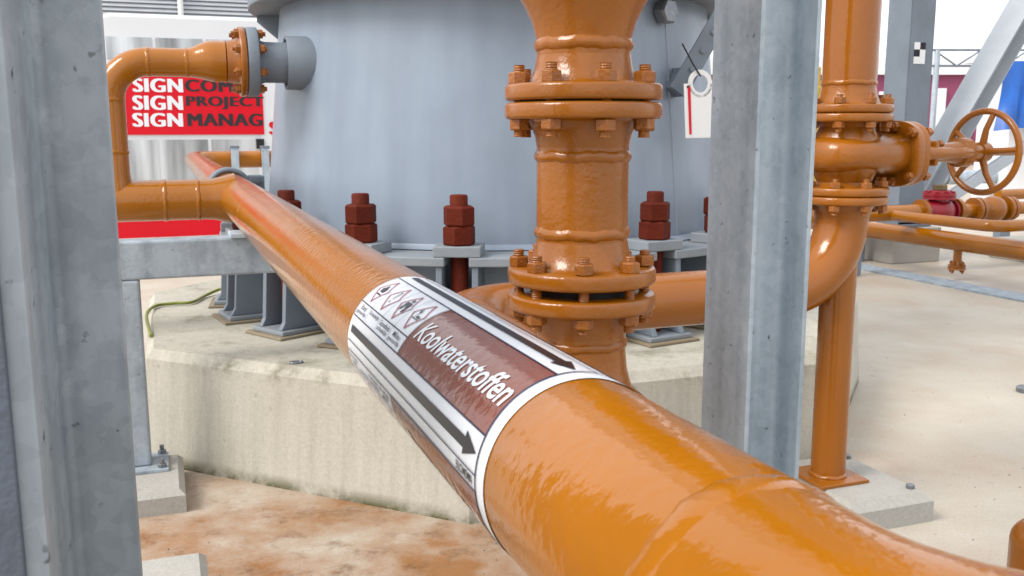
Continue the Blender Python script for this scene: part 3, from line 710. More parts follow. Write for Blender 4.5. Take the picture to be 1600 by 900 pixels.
mb = MB().lathe(vc, SD, [(.33, .0135), (.80, .0135), (.81, .010)], 20, True, True); build(mb, 'stem', M_ORF, gv, 40)
hwc = vc + SD * .625
hw = build(MB().lathe(hwc, SD, [(-.02, .02), (-.02, .034), (.02, .034), (.02, .02)], 32), 'handwheel', M_ORF, gv, 40)
rim = MB(); pts = [hwc + SD * .008 + (SX * math.cos(2 * math.pi * k / 64) + ZU * math.sin(2 * math.pi * k / 64)) * .141 for k in range(64)]
ids = []
for k in range(64):
    rd = (pts[k] - hwc - SD * .008).normalized(); ids.append(rim.ring(pts[k], rd, SD, .0115, 12))
for k in range(64): rim.bridge(ids[k], ids[(k + 1) % 64], 12)
build(rim, 'rim', M_ORF, hw, 60)
for k in range(5):
    a = 2 * math.pi * k / 5 + .55; rd = SX * math.cos(a) + ZU * math.sin(a)
    build(MB().tube([hwc + rd * .03 - SD * .004, hwc + rd * .08 - SD * .008, hwc + rd * .139 + SD * .008], [.013, .0105, .0095], 10, True), 'spoke', M_ORF, hw, 60)
# pipe above the valve
vt = thing('tall_orange_pipe', Vector((VX, VY, H + VG1)), 'tall straight orange pipe rising from the top flange of the gate valve', 'pipe')
build(MB().lathe(Vector((VX, VY, H)), ZU, [(.12, R6), (4.5, R6)], 72), 'straight_pipe', M_ORS, vt, 60)
vf = weld_neck(Vector((VX, VY, H + VG1)), ZU, R6, .279, .026, .05, .0012, 'flange', M_ORF, vt)
bolts(vf, Vector((VX, VY, H + VG1)), ZU, .1207, 8, .0275, .0275, .0195, .25, M_ORB)
bead(Vector((VX, VY, H + .145)), ZU, R6, 'weld_bead', M_ORS, vt, .003)

# ------------------------------------------------------------------ galvanised columns
def hbeam(o, d_w, d_f, depth, width, tf, tw, z0, z1, rfil=.012):
    """H profile polygon: web along d_w, flanges along d_f; o = centre"""
    hd, hw_ = depth / 2, width / 2; pts = []
    def fil(cx, cy, a0, a1):
        return [(cx + rfil * math.cos(a0 + (a1 - a0) * i / 4), cy + rfil * math.sin(a0 + (a1 - a0) * i / 4)) for i in range(5)]
    t = tw / 2; pi = math.pi
    P = [(-hd, -hw_), (-hd + tf, -hw_)] + fil(-hd + tf + rfil, -t - rfil, pi, pi / 2) + fil(hd - tf - rfil, -t - rfil, pi / 2, 0) + [(hd - tf, -hw_), (hd, -hw_), (hd, hw_), (hd - tf, hw_)] \
        + fil(hd - tf - rfil, t + rfil, 0, -pi / 2) + fil(-hd + tf + rfil, t + rfil, -pi / 2, -pi) + [(-hd + tf, hw_), (-hd, hw_)]
    poly = [o + d_w * a + d_f * b + ZU * z0 for a, b in P]
    return MB().prism(poly, ZU * (z1 - z0))
pR = Vector((.404, 1.943, 0)); oR = pR + G2 * .08 + G1 * .0675
gr = thing('galvanised_column', oR, 'galvanised steel H column standing between the grey vessel and the gate valve', 'column')
build(hbeam(oR, G1, G2, .135, .16, .010, .007, .012, 4.5, .014), 'shaft', M_GALV, gr, 30, .0015)
build(MB().box(oR + ZU * .006, G1, G2, ZU, .22, .24, .0118), 'base_plate', M_GALV, gr, 0, .002)
# left column: deep section seen into its channel
a15 = math.radians(15); LW = Vector((math.sin(a15), -math.cos(a15), 0)); LF = Vector((math.cos(a15), math.sin(a15), 0))
Yf = 1.02; tipF = Vector((-.4195 * Yf, Yf, 0)); Ld = .435; bw = .142
oL = tipF + LW * (Ld / 2 - .006) - LF * (bw / 2)
gl = thing('galvanised_column', oL, 'deep galvanised steel I column close by, beside a small bolted post and beam', 'column')
build(hbeam(oL, LW, LF, Ld, bw, .013, .009, .012, 4.0, .009), 'shaft', M_GALVD, gl, 30, .0022)
build(MB().box(oL + LW * (Ld / 2 + .0045) - LF * .006 + ZU * 1.6, LF, LW, ZU, bw - .016, .006, 3.1), 'added_dark_sheet', M_BLUEG, gl, 0, .001)  # added thin sheet that gives the near flange face its dark tone
build(MB().box(oL + ZU * .006, LW, LF, ZU, .5, .22, .0118), 'base_plate', M_GALVD, gl, 0, .002)

# ------------------------------------------------------------------ post and beam under the pipe
BT = H - .372; BH = .135
bc0 = S(-2.03); bo = Vector((bc0.x, bc0.y, 0))
fr = thing('support_frame', bo - G1 * .48, 'grey steel post and beam frame carrying the orange pipe', 'frame')
mb = MB().box(bo - G1 * .26 + ZU * (BT - BH / 2), G1, G2, ZU, .80, .10, BH); build(mb, 'beam', M_GALVD, fr, 0, .008)
pp = bo - G1 * .445
POSTZ = .08
mb = MB().box(pp + ZU * ((BT - BH + POSTZ + .012) / 2), G1, G2, ZU, .085, .10, BT - BH - POSTZ - .0125); build(mb, 'post', M_GALVD, fr, 0, .008)
build(MB().box(pp + ZU * (POSTZ + .0062), G1, G2, ZU, .20, .20, .012), 'base_plate', M_GALVD, fr, 0, .002)
for sx, sy in ((-1, -1), (1, -1), (1, 1), (-1, 1)):
    p = pp + G1 * sx * .078 + G2 * sy * .078 + ZU * (POSTZ + .0122)
    b_ = MB().hexa(p, ZU, .015, .014); b_.cyl(p + ZU * .012, p + ZU * .032, .008, 12); build(b_, 'anchor', M_STEEL, fr, 20)
PO = -.05
pb = thing('concrete_plinth', pp, 'square concrete plinth under the post of the grey support frame', 'plinth')
mb = MB(); q = []
for z, e in ((0, 0), (POSTZ - .02, 0), (POSTZ, .02)):
    q.append(len(mb.v))
    for sx, sy in ((-1, -1), (1, -1), (1, 1), (-1, 1)): mb.v.append(pp + G1 * (sx * (.20 - e) + PO) + G2 * (sy * (.20 - e) + .10) + ZU * z)
for a, b in zip(q, q[1:]): mb.bridge(a, b, 4)
mb.f.append(tuple(range(q[-1], q[-1] + 4))); build(mb, 'block', M_CONC2, pb, 0)
# white angle shoe on the beam under the pipe
sh = thing('pipe_shoe', bo + ZU * BT, 'small pale steel angle shoe between the beam and the orange pipe', 'pipe shoe')
sc0 = bo - G1 * .035
build(MB().box(sc0 + G2 * .02 + ZU * (BT + .0085), G1, G2, ZU, .12, .13, .016), 'foot', M_GALV, sh, 0, .003)
build(MB().box(sc0 + G1 * .035 + ZU * (BT + .032), G1, G2, ZU, .016, .11, .032), 'upright', M_GALV, sh, 0, .003)
# plinth corner at the lower left
p0 = onfloor(322, 862, .12); lp = thing('concrete_plinth', Vector((p0.x - .2, p0.y, 0)), 'pale low concrete plinth close behind the deep galvanised column', 'plinth')
mb = MB(); q = []; cc = Vector((p0.x, p0.y, 0)) - G1 * .20 + G2 * .18
for z, e in ((0, 0), (.10, 0), (.12, .02)):
    q.append(len(mb.v))
    for sx, sy in ((-1, -1), (1, -1), (1, 1), (-1, 1)): mb.v.append(cc + G1 * sx * (.20 - e) + G2 * sy * (.20 - e) + ZU * z)
for a, b in zip(q, q[1:]): mb.bridge(a, b, 4)
mb.f.append(tuple(range(q[-1], q[-1] + 4))); build(mb, 'block', M_CONC2, lp, 0)
# U bolt clamp on the pipe
cs = -3.35; uc = S(cs)
cl = thing('pipe_clamp', uc + ZU * R6, 'grey double U bolt clamp gripping the orange pipe beyond the branch', 'clamp')
for ds in (-.035, .035):
    pts = []
    for i in range(25):
        a = math.radians(-118 + 236 * i / 24); pts.append(S(cs + ds) + (ZU * math.cos(a) + E2 * math.sin(a)) * (R6 + .0125))
    build(MB().tube(pts, .0122, 12, True), 'u_bolt', M_GREY, cl, 60)
cb = S(cs) - E2 * (R6 + .045)
for ds in (-.05, .05): build(MB().box(cb + A_ * ds + ZU * .03 , -E2, A_, ZU, .07, .012, .075), 'cheek', M_GREY, cl, 0, .003)
build(MB().cyl(cb - A_ * .075 + ZU * .045, cb + A_ * .075 + ZU * .045, .014, 14), 'pin', M_STEEL, cl, 40)
build(MB().box(cb + ZU * (-.01), -E2, A_, ZU, .06, .13, .03), 'saddle', M_GREY, cl, 0, .004)

# ------------------------------------------------------------------ small things near the vessel
# brace with bolts
bA = onplane(1068, 128, Vector((.72, 4.0, H)), G1); bB = onplane(1135, 12, Vector((.72, 4.0, H)), G1)
br = thing('flat_brace', bA, 'grey flat steel brace with bolt heads rising from the vessel behind the hanging tag', 'brace')
bd = (bB - bA).normalized(); bn = G1.cross(ZU)
if bn.y > 0: bn = -bn
bs = bn.cross(bd)
build(MB().box((bA + bB) / 2, bd, bs, bn, (bB - bA).length + .1, .085, .012), 'bar', M_GREY, br, 0, .002)
for t in (.06, .15, .24): build(MB().hexa(bA + bd * t + bn * .006, bn, .012, .010), 'bolt_head', M_GREY, br, 20)
build(MB().box(bA + bd * .0 - bn * .06, bd, bs, bn, .10, .07, .10), 'bracket', M_GREY, br, 0, .003)
# white tag with red stripes
tP = Vector((.72, 3.93, H))
tg_ = [onplane(px, py, tP, G1) for px, py in ((1068, 131), (1121, 131), (1121, 216), (1070, 216))]
tgt = thing('hanging_tag', tg_[3], 'white plastic tag with red side stripes hanging on a black cable tie', 'tag')
u = (tg_[1] - tg_[0]); v_ = (tg_[3] - tg_[0]); tn = bn
def TG(a, b): return tg_[0] + u * a + v_ * b
_lc = TG(.48, -.005); _ul = u.normalized(); _vl = v_.normalized()
notch = [_lc + (_ul * math.cos(a) + _vl * math.sin(a)) * .046 for a in [math.pi * i / 12 for i in range(13)]]
build(MB().prism([TG(0, 0)] + notch[::-1] + [TG(1, 0), TG(1, 1), TG(.02, 1)], tn * .004), 'plate', mat('white_tag_plastic', (1.35, 1.36, 1.34), .4), tgt, 0, .001)
for a in (.10, .84): build(MB().prism([TG(a, .06), TG(a + .08, .06), TG(a + .085, .93), TG(a + .02, .93)], tn * .0014), 'red_stripe', M_RED, tgt, 0)
for o in tgt.children:
    if o.name.startswith('red_stripe'): o.location += tn * .0045
loopc = TG(.48, -.005); mb = MB(); ids = []
for k in range(33):
    a = math.pi * 2 * k / 32; d = u.normalized() * math.cos(a) - v_.normalized() * math.sin(a)
    mb.v += [loopc + d * .036, loopc + d * .056, loopc + d * .056 + tn * .004, loopc + d * .036 + tn * .004]
for k in range(32):
    for j in range(4): mb.f.append((k * 4 + j, k * 4 + (j + 1) % 4, k * 4 + 4 + (j + 1) % 4, k * 4 + 4 + j))
build(mb, 'eyelet', mat('white_tag_rim', (1.3, 1.31, 1.29), .45), tgt, 30)
for a in (.12, .88):
    build(MB().cyl(TG(a, .06) + tn * .004, TG(a, .06) + tn * .0048, .007, 14), 'rivet_hole', M_DARK, tgt, 40)
t0_ = onplane(1066, 68, Vector((.72, 3.92, H)), G1)
build(MB().tube([t0_, (t0_ + loopc) / 2 + tn * .012, loopc - v_.normalized() * .03 + tn * .006], .0035, 8, True), 'cable_tie', M_BLACK, tgt, 60)
# earth cable
ec = [onfloor(238, 700, 0.0) - G1 * .02, onfloor(232, 640, .12), onfloor(233, 560, .32), onfloor(236, 525, PADZ + .004), onfloor(229, 492, PADZ + .012), onfloor(243, 478, PADZ + .012), onfloor(272, 474, PADZ + .012), onfloor(300, 472, PADZ + .012), onfloor(322, 461, PADZ + .012), onfloor(345, 451, PADZ + .03), onfloor(356, 448, PADZ + .05)]
def smooth(pts, k=6):
    out = []
    for i in range(len(pts) - 1):
        a = pts[max(i - 1, 0)]; b = pts[i]; c = pts[i + 1]; d = pts[min(i + 2, len(pts) - 1)]
        for j in range(k):
            t = j / k; out.append(.5 * ((2 * b) + (c - a) * t + (2 * a - 5 * b + 4 * c - d) * t * t + (3 * b - a - 3 * c + d) * t ** 3))
    return out + [pts[-1]]
o = build(MB().tube(smooth(ec[3:]), .0075, 10, True), 'earth_cable', M_GRN, None, 60); tag(o, 'green and yellow earth cable bent over the concrete foundation to the vessel', 'cable')
# clip lying on the foundation
kp = onfloor(463, 566, PADZ + .004); mb = MB(); ids = []
pts = [kp + G1 * (.022 * math.cos(a)) + G2 * (.012 * math.sin(a)) for a in [2 * math.pi * k / 20 for k in range(20)]]
o = build(MB().tube(pts + [pts[0]], .004, 8), 'steel_link', M_STEEL, None, 60); tag(o, 'small steel chain link lying on the concrete foundation edge', 'link')

# ================================================================== BACKGROUND LEFT: van and clad building
vp0 = Vector((-4.95, 11.2, 0))
van = thing('panel_van', vp0 + G1 * 2.6, 'white and silver delivery van with red lettered side panels parked behind the pipes', 'van')
VL, VH, VW = 5.6, 2.63, 1.9
back_ = -G2
def vpt(t, z, off=0.0): return vp0 + G1 * t + ZU * z + G2 * off
# body side profile extruded across the width
prof = [(0, .42), (0, 2.35), (.10, 2.55), (.3, VH), (VL - 1.5, VH), (VL - 1.25, 2.52), (VL - .72, 1.45), (VL - .08, 1.2), (VL, .95), (VL, .42)]
build(MB().prism([vpt(t, z) for t, z in prof], back_ * VW), 'body', M_VANW, van, 0, .04)
def vrect(px0, py0, px1, py1, lev):
    a = onplane(px0, py0, vp0 + G2 * lev, G1); b = onplane(px1, py1, vp0 + G2 * lev, G1); t0 = (a - vp0).dot(G1); t1 = (b - vp0).dot(G1); return t0, t1, a.z, b.z
def vpanel(t0, t1, z0, z1, lev, name, mt, th=.006):
    return build(MB().box(vpt((t0 + t1) / 2, (z0 + z1) / 2, lev), G1, ZU, G2, t1 - t0, z1 - z0, th), name, mt, van, 0)
T0, T1, ZA, ZB = vrect(205, 115, 413, 210, .01)
vpanel(T0 - .9, T1, ZB, ZA + .06, .010, 'red_sign_panel', M_RED, .014)
# silver pressed panels above and below the sign
for (a, b, z0, z1) in ((.25, .75, ZA + .16, 2.36), (.79, 1.32, ZA + .16, 2.36), (1.36, 1.9, ZA + .16, 2.36), (.25, .75, .62, ZB - .06), (.79, 1.32, .62, ZB - .06), (1.36, 1.9, .62, ZB - .06)):
    vpanel(a, b, z0, z1, .004, 'silver_panel', M_VANG, .006)
ra = vrect(195, 345, 440, 372, .01)
vpanel(.05, 3.4, ra[3] - .10, ra[2], .010, 'red_skirt', M_RED, .014)
vpanel(.03, 3.4, ra[2] + .001, ra[2] + .05, .012, 'rub_strip', M_BLACK, .02)
vpanel(1.95, 3.9, .95, 2.3, .004, 'sliding_door', M_VANW, .006)
dh = vrect(400, 217, 413, 232, .02); vpanel(dh[0], dh[1], dh[3], dh[2], .016, 'door_handle', M_BLACK, .03)
vw = vrect(305, 22, 322, 26, .02); 
def vtext(txt, px0, px1, py0, py1, mt, name, off=.03, parent=van, sp=.93):
    t0, t1, za, zb = vrect(px0, py0, px1, py1, .02); bm = text_bm(txt, 0, 0, 1.12 if len(txt) > 1 else 1)
    src = bm.copy() if False else None; tmp = bpy.data.meshes.new('tmp'); bm.to_mesh(tmp)
    for i, dx in enumerate((.03, .06, .09, .12)):
        k0 = len(bm.verts); bm.from_mesh(tmp); bm.verts.ensure_lookup_table()
        for v in bm.verts[k0:]: v.co.x += dx; v.co.z += .001 * (i + 1)
    bpy.data.meshes.remove(tmp); zs = [v.co.z * .4 for v in bm.verts]; fit_bm(bm, t0, t1, zb, za)
    o_ = wloc(van)
    for v, z_ in zip(bm.verts, zs): v.co = vpt(v.co.x, v.co.y, .0195 + z_) - o_
    me = bpy.data.meshes.new(name); bm.to_mesh(me); bm.free(); me.materials.append(mt); return put(name, me, van, o_)
for i, (yt, yb) in enumerate(((122, 144.5), (149, 172), (176.5, 198))):
    vtext('SIGN', 206, 286.5, yt, yb, M_WHITE, 'lettering', .018)
vtext('COMP', 288, 384, 124, 144, M_TXTK, 'lettering', .018); vtext('PROJECT', 290, 413, 150, 171, M_TXTK, 'lettering', .018); vtext('MANAG', 292, 411, 177, 197, M_TXTK, 'lettering', .018)
vtext('S', 420, 436, 190, 210, M_RED, 'lettering', .018)
for t in (1.0, VL - .95):
    for off in (-.12, -VW + .12):
        c = vpt(t, .34, off); wh = build(MB().lathe(c - G2 * .1, G2, [(0, .2), (0, .31), (.02, .34), (.18, .34), (.2, .31), (.2, .2)], 40), 'wheel', M_RUB, van, 40)
        build(MB().lathe(c - G2 * .09, G2, [(.17, .0), (.17, .05), (.19, .07), (.19, .2)], 32, True), 'rim', M_STEEL, wh, 40)
build(MB().prism([vpt(VL - 1.28, 2.40, .004), vpt(VL - .80, 1.45, .004), vpt(VL - 1.75, 1.45, .004), vpt(VL - 1.75, 2.40, .004)], G2 * .004), 'cab_window', M_GLASS, van, 0)
# supports and rail under the far pipe
for px in (366, 413):
    pt = onplane(px, 243, FARP, G1); pz = pt.z
    hg = thing('pipe_support', Vector((pt.x, pt.y, 0)), 'pale strap post holding the far orange pipe, next to the ' + ('pipe bend' if px == 366 else 'grey vessel'), 'support', 'strap posts under the far orange pipe')
    mb = MB(); pts = [Vector((pt.x, pt.y, 0)) + G2 * ((R6 + .006) * math.cos(a)) + ZU * (pz + (R6 + .006) * math.sin(a)) for a in [math.radians(-20 + 220 * i / 16) for i in range(17)]]
    for p in pts: mb.v += [p - G1 * .035, p + G1 * .035]
    for i in range(16): mb.f.append((2 * i, 2 * i + 1, 2 * i + 3, 2 * i + 2))
    build(mb, 'strap', M_GALV, hg, 60)
    build(MB().box(Vector((pt.x, pt.y, 0)) + G2 * (R6 + .02) + ZU * (pz / 2 - .0), G1, G2, ZU, .075, .02, pz + .12), 'post', M_GALV, hg, 0, .004)
    build(MB().box(Vector((pt.x, pt.y, 0)) + G2 * (R6 + .012) + ZU * (pz + .085), G1, G2, ZU, .09, .05, .03), 'cap', M_GREY, hg, 0, .004)
# clad building behind the van
cb0 = Vector((-14, 16.5, 0)); bl_ = thing('clad_building', cb0 + G1 * 8, 'long pale grey building with horizontal metal cladding slats behind the van', 'building')
build(MB().box(cb0 + G1 * 8 - G2 * 2.5 + ZU * 3.5, G1, G2, ZU, 16, 5, 7), 'wall', M_LOUVD, bl_, 0)
sl = MB().prism([Vector((-8, 0, -.032)), Vector((-8, 0, .030)), Vector((-8, -.022, .032)), Vector((-8, -.050, -.020))], Vector((16, 0, 0))).mesh('slat', M_LOUV, smooth=0)
qb = Quaternion((0, 0, 1), ANG); z = 1.6; k = 0
while z < 6.9:
    put('slat', sl, bl_, cb0 + G1 * 8 + ZU * z + G2 * .006, qb); z += .083; k += 1
tp_ = onplane(282, 10, cb0 + G2 * .12, G1)
build(MB().cyl(Vector((tp_.x, tp_.y, 0)), Vector((tp_.x, tp_.y, 7)), .055, 16), 'downpipe', M_WPAINT, bl_, 40)

# ================================================================== BACKGROUND RIGHT
# dark steel column with survey target on a concrete block
dcY = 9.3
dc0 = onplane(1413, 200, Vector((0, dcY, 0)), Vector((1, 0, 0))); dc = Vector((dc0.x, dc0.y, 0))
dk = thing('steel_column', dc, 'blue grey painted steel H column with a black and white survey target', 'column')
build(hbeam(dc, G1, G2, .29, .30, .016, .010, .36, 7, .02), 'shaft', M_GREY, dk, 30)
build(MB().box(dc + ZU * .35, G1, G2, ZU, .42, .42, .02), 'base_plate', M_GREY, dk, 0)
# target faces the camera on the near flange side
tc_ = dc + G2 * .156 + G1 * .12
TZ = onplane(1437, 83, tc_, G1)
for i, (a, b, m_) in enumerate(((-1, 1, M_WPAINT), (0, 1, M_INK), (-1, 0, M_INK), (0, 0, M_WPAINT), (-1, -1, M_WPAINT), (0, -1, M_WPAINT))):
    build(MB().box(TZ + G1 * (a * .066 + .033) + ZU * (b * .066), G1, G2, ZU, .0655, .004, .0655), 'target_square', m_, dk, 0)
# web plate so that the target has a carrier
build(MB().box(dc + G2 * .15 + G1 * .0 + ZU * 3.68, G1, G2, ZU, .262, .008, 6.6), 'cover_plate', M_GREY, dk, 0)
bk = thing('concrete_block', dc, 'square concrete foot block under the blue grey steel column', 'block')
build(MB().box(dc + ZU * .168 - G1 * .02, G1, G2, ZU, .58, .58, .336), 'block', M_CONC2, bk, 0, .01)
# diagonal braces
def bar(name, p, q, wd, th, nrm, label, m1, extra=None):
    d = (q - p).normalized(); n_ = (nrm - d * nrm.dot(d)).normalized(); s_ = d.cross(n_)
    t = thing(name, p, label, 'brace'); Ln = (q - p).length; c = (p + q) / 2
    build(MB().box(c, d, s_, n_, Ln, wd, .012), 'near_flange', m1, t, 0, .002)
    build(MB().box(c - n_ * (th / 2 + .0065), d, s_, n_, Ln, .01, th), 'web', m1, t, 0)
    build(MB().box(c - n_ * (th + .0135), d, s_, n_, Ln, wd, .012), 'far_flange', m1, t, 0, .002); return t
bp0 = dc + G1 * .15
pA = onplane(1412, 320, bp0, G1); pB = onplane(1640, -75, bp0, G1)
bar('diagonal_brace', pA, pB, .24, .24, (-G1 * .9 + ZU * .3 + G2 * .35).normalized(), 'pale topped diagonal steel brace climbing to the right behind the handwheel', M_GREYL)
pA = onplane(1440, 340, bp0 - G2 * .3, G1); pB = onplane(1660, 192, bp0 - G2 * .3, G1)
bar('diagonal_brace', pA, pB, .11, .09, (G2 * .9 + ZU * .25).normalized(), 'low slanting grey steel brace seen through the handwheel spokes', M_GREYL)
# maroon hall
mb0 = Vector((9, 34, 0)); GM = Vector((math.cos(.05), math.sin(.05), 0)); GN = Vector((math.sin(.05), -math.cos(.05), 0))
hall = thing('maroon_hall', mb0 + GM * 9, 'long maroon industrial hall with a white roof edge in the distance', 'building')
ht = onplane(1480, 117, mb0, GM).z
build(MB().box(mb0 + GM * 12 - GN * 6 + ZU * ht / 2, GM, GN, ZU, 30, 12, ht), 'wall', M_MAR, hall, 0)
build(MB().box(mb0 + GM * 12 - GN * 6 + ZU * (ht + .30), GM, GN, ZU, 30.4, 12.4, .6), 'roof_edge', M_WPAINT, hall, 0)
for px, wd, y0, y1 in ((1380, 12, 143, 200), (1467, 13, 138, 205)):
    a = onplane(px - wd / 2, y0, mb0 + GN * .05, GM); b = onplane(px + wd / 2, y1, mb0 + GN * .05, GM); c = (a + b) / 2
    build(MB().box(c, GM, GN, ZU, (b - a).length * .0 + abs((b - a).dot(GM)), .1, a.z - b.z), 'white_door', M_WPAINT, hall, 0)
for i in range(16): build(MB().box(mb0 + GM * (-2 + i * 1.9) + GN * .03 + ZU * (ht / 2), GM, GN, ZU, .08, .06, ht - .02), 'cladding_seam', M_MAR, hall, 0)
# pipe gantry truss
g0 = Vector((10, 24, 0)); gt = thing('truss_gantry', g0 + GM * 2, 'thin grey steel lattice truss gantry on slim posts before the maroon hall', 'gantry')
ta = onplane(1385, 78, g0, GM); tb_ = onplane(1680, 84, g0, GM); lo_ = onplane(1440, 103, g0, GM).z; hi_ = ta.z
x0 = ta; Lg = (tb_ - ta).dot(GM); Lg = max(Lg, 3)
for z in (hi_, lo_): build(MB().box(Vector((x0.x, x0.y, z)) + GM * Lg / 2, GM, GN, ZU, Lg, .06, .05), 'chord', M_GREY, gt, 0)
nb = int(Lg / .55)
for i in range(nb):
    a = Vector((x0.x, x0.y, lo_ if i % 2 else hi_)) + GM * (Lg * i / nb); b = Vector((x0.x, x0.y, hi_ if i % 2 else lo_)) + GM * (Lg * (i + 1) / nb)
    build(MB().cyl(a, b, .02, 6), 'lattice_bar', M_GREY, gt, 0)
for px in (1462, 1562):
    p = onplane(px, 120, g0, GM); build(MB().cyl(Vector((p.x, p.y, 0)), Vector((p.x, p.y, hi_)), .07, 10), 'post', M_GALV, gt, 40)
# white mast
p = onplane(1561, 150, Vector((8, 20, 0)), GM); q = onplane(1561, 112, Vector((8, 20, 0)), GM)
ms = build(MB().cyl(Vector((p.x, p.y, 0)), Vector((p.x, p.y, q.z)), .09, 14), 'white_mast', M_WPAINT, None, 40, 0, Vector((p.x, p.y, 0))); tag(ms, 'plain white mast standing in front of the maroon hall beside the blue tarpaulin', 'mast')
# blue tarpaulin over a stack, with a pale wall behind it
tp0 = Vector((8, 15.5, 0)); ta = onplane(1566, 95, tp0, GM)
tarp = thing('blue_tarpaulin', Vector((ta.x + .8, 15.6, 0)), 'bright blue tarpaulin draped over a tall stack at the edge of the yard', 'tarpaulin')
zt_ = ta.z; zb_ = onplane(1570, 205, tp0, GM).z
mb = MB(); nx, nz = 30, 14
for j in range(nz + 1):
    for i in range(nx + 1):
        u = i / nx; v = j / nz; xx = ta.x + .04 + u * 2.2 - .22 * v * (1 - u); fold = math.sin(u * 34 + v * 2.2) * .05 * (.3 + v) + math.sin(u * 13 - v * 3) * .06
        mb.v.append(Vector((xx, 15.5 - .30 * v + fold, zt_ + (zb_ - zt_) * v + .05 * math.sin(u * 9) * v)))
for j in range(nz):
    for i in range(nx): a = j * (nx + 1) + i; mb.f.append((a, a + 1, a + nx + 2, a + nx + 1))
i0 = len(mb.v)
for i in range(nx + 1): mb.v.append(mb.v[i] + Vector((0, 1.4, .05)))
for i in range(nx): mb.f.append((i, i + 1, i0 + i + 1, i0 + i))
build(mb, 'sheet', M_TARP, tarp, 60)
build(MB().box(Vector((ta.x + 1.25, 16.25, (zt_ - .1) / 2)), Vector((1, 0, 0)), Vector((0, 1, 0)), ZU, 1.9, 1.1, zt_ - .1), 'stack', M_WPAINT, tarp, 0, .02)
pw = onplane(1590, 40, Vector((0, 19, 0)), GM)
o = thing('rendered_tower', Vector((pw.x + 2.1, 19.5, 0)), 'pale brown rendered tower block with a blue window frame behind the tarpaulin', 'building')
build(MB().box(Vector((pw.x + 2.15, 19.6, 3.4)), GM, GN, ZU, 3.0, 1.2, 6.8), 'wall', M_PINK, o, 0)
wn = onplane(1660, 70, Vector((0, 18.95, 0)), GM); build(MB().box(Vector((wn.x + .5, 18.98, wn.z)), GM, GN, ZU, .9, .06, .5), 'window_frame', mat('blue_frame', (.10, .22, .38), .5), o, 0)
build(MB().box(Vector((wn.x + .5, 18.94, wn.z)), GM, GN, ZU, .76, .02, .38), 'pane', M_GLASS, o, 0)
# yellow guard rail beyond the columns
yr0 = Vector((4, 15, 0)); yr = thing('yellow_guard_rail', onplane(1277, 200, yr0, G1) * 1.0, 'yellow tubular guard rail glimpsed beside the tall orange pipe', 'railing')
for px in (1262, 1280): 
    p = onplane(px, 106, yr0, G1); build(MB().cyl(Vector((p.x, p.y, 0)), p, .03, 10), 'post', M_YEL, yr, 40)
for py in (107, 128, 147, 212):
    a = onplane(1215, py, yr0, G1); b = onplane(1281, py, yr0, G1); build(MB().cyl(a, b, .028, 10), 'rail', M_YEL, yr, 40)
yc = onplane(1276, 145, yr0, G1); build(MB().box(yc + ZU * 0, G1, G2, ZU, .16, .16, .22), 'lamp_box', M_YEL, yr, 0, .03)
# grey insulated pipe far right on sleepers
ip = onplane(1540, 276, Vector((0, 13, 0)), G1); gp_ = thing('grey_pipe', Vector((ip.x, ip.y, 0)), 'thick grey insulated pipe lying low across the yard behind the handwheel', 'pipe')
build(MB().cyl(ip - G1 * 2.0, ip + G1 * 4, .115, 28), 'casing', M_GALV, gp_, 40)
for t in (-1.5, 0.4, 2.4): build(MB().box(ip + G1 * t - ZU * (.1 + (ip.z - .1) / 2 - .02), G1, G2, ZU, .2, .35, ip.z - .08), 'sleeper', M_CONC2, gp_, 0)
for t in (-.9, .7, 2.2): build(MB().lathe(ip + G1 * t, G1, [(-.02, .116), (-.02, .122), (.02, .122), (.02, .116)], 28), 'band', M_STEEL, gp_, 40)

# orange pipes along the ground on the right
pp1 = onplane(1600, 392, Vector((0, 7.35, 0)), Vector((1, 0, 0)))
big = thing('low_orange_pipe', Vector((pp1.x, pp1.y, 0)), 'low orange pipe with a hanging drain flange running past the concrete block', 'pipe')
build(MB().tube([pp1 + G2 * 2.5, pp1 - G2 * 2, pp1 - G2 * 12], R6 * .93, 40), 'run', M_OR, big, 60)
dr = onplane(1498, 378, pp1, G2)
build(MB().cyl(dr, dr - ZU * .17, .034, 20), 'drain_stub', M_ORF, big, 40)
zc = dr - ZU * .215
df = build(MB().lathe(zc, ZU, [(.002, .01), (.002, .070), (.02, .072), (.022, .04), (.05, .034)], 32), 'drain_flange', M_ORF, big, 40)
build(MB().lathe(zc, -ZU, [(.002, .0), (.002, .070), (.02, .072), (.022, .0)], 32), 'drain_blind', M_ORF, big, 40)
bolts(df, zc, ZU, .056, 4, .023, .023, .018, .5, M_ORB)
for t in (2.1, -1.9, -4.5): build(MB().box(pp1 + G2 * t - ZU * ((pp1.z + R6) / 2 - .01), G1, G2, ZU, .12, .10, pp1.z - R6 + .02), 'stand', M_GREY, big, 0, .004)
# slimmer pipe above it that bends away to the right
p2 = onplane(1440, 346, pp1 - G1 * .02, G2); p2e = onplane(1535, 347, pp1 - G1 * .3, G2)
sl2 = thing('slim_orange_pipe', Vector((p2e.x, p2e.y, 0)), 'slim orange pipe above the low pipe bending off to the right', 'pipe')
zz = H - .80
q0 = onplane(1535, 352, Vector((p2e.x, p2e.y, 0)), G2); base = Vector((q0.x, q0.y, q0.z))
el = elbow(base, G2, G1, .12, 10)
build(MB().tube([base - G2 * 12, base - G2 * 2] + el + [el[-1] + G1 * 2.2], .046, 28), 'run', M_OR, sl2, 60)
for t in (-4.6,): build(MB().box(base + G2 * t - ZU * (base.z / 2 + .015), G1, G2, ZU, .06, .06, base.z - .04), 'stand', M_GREY, sl2, 0, .003)
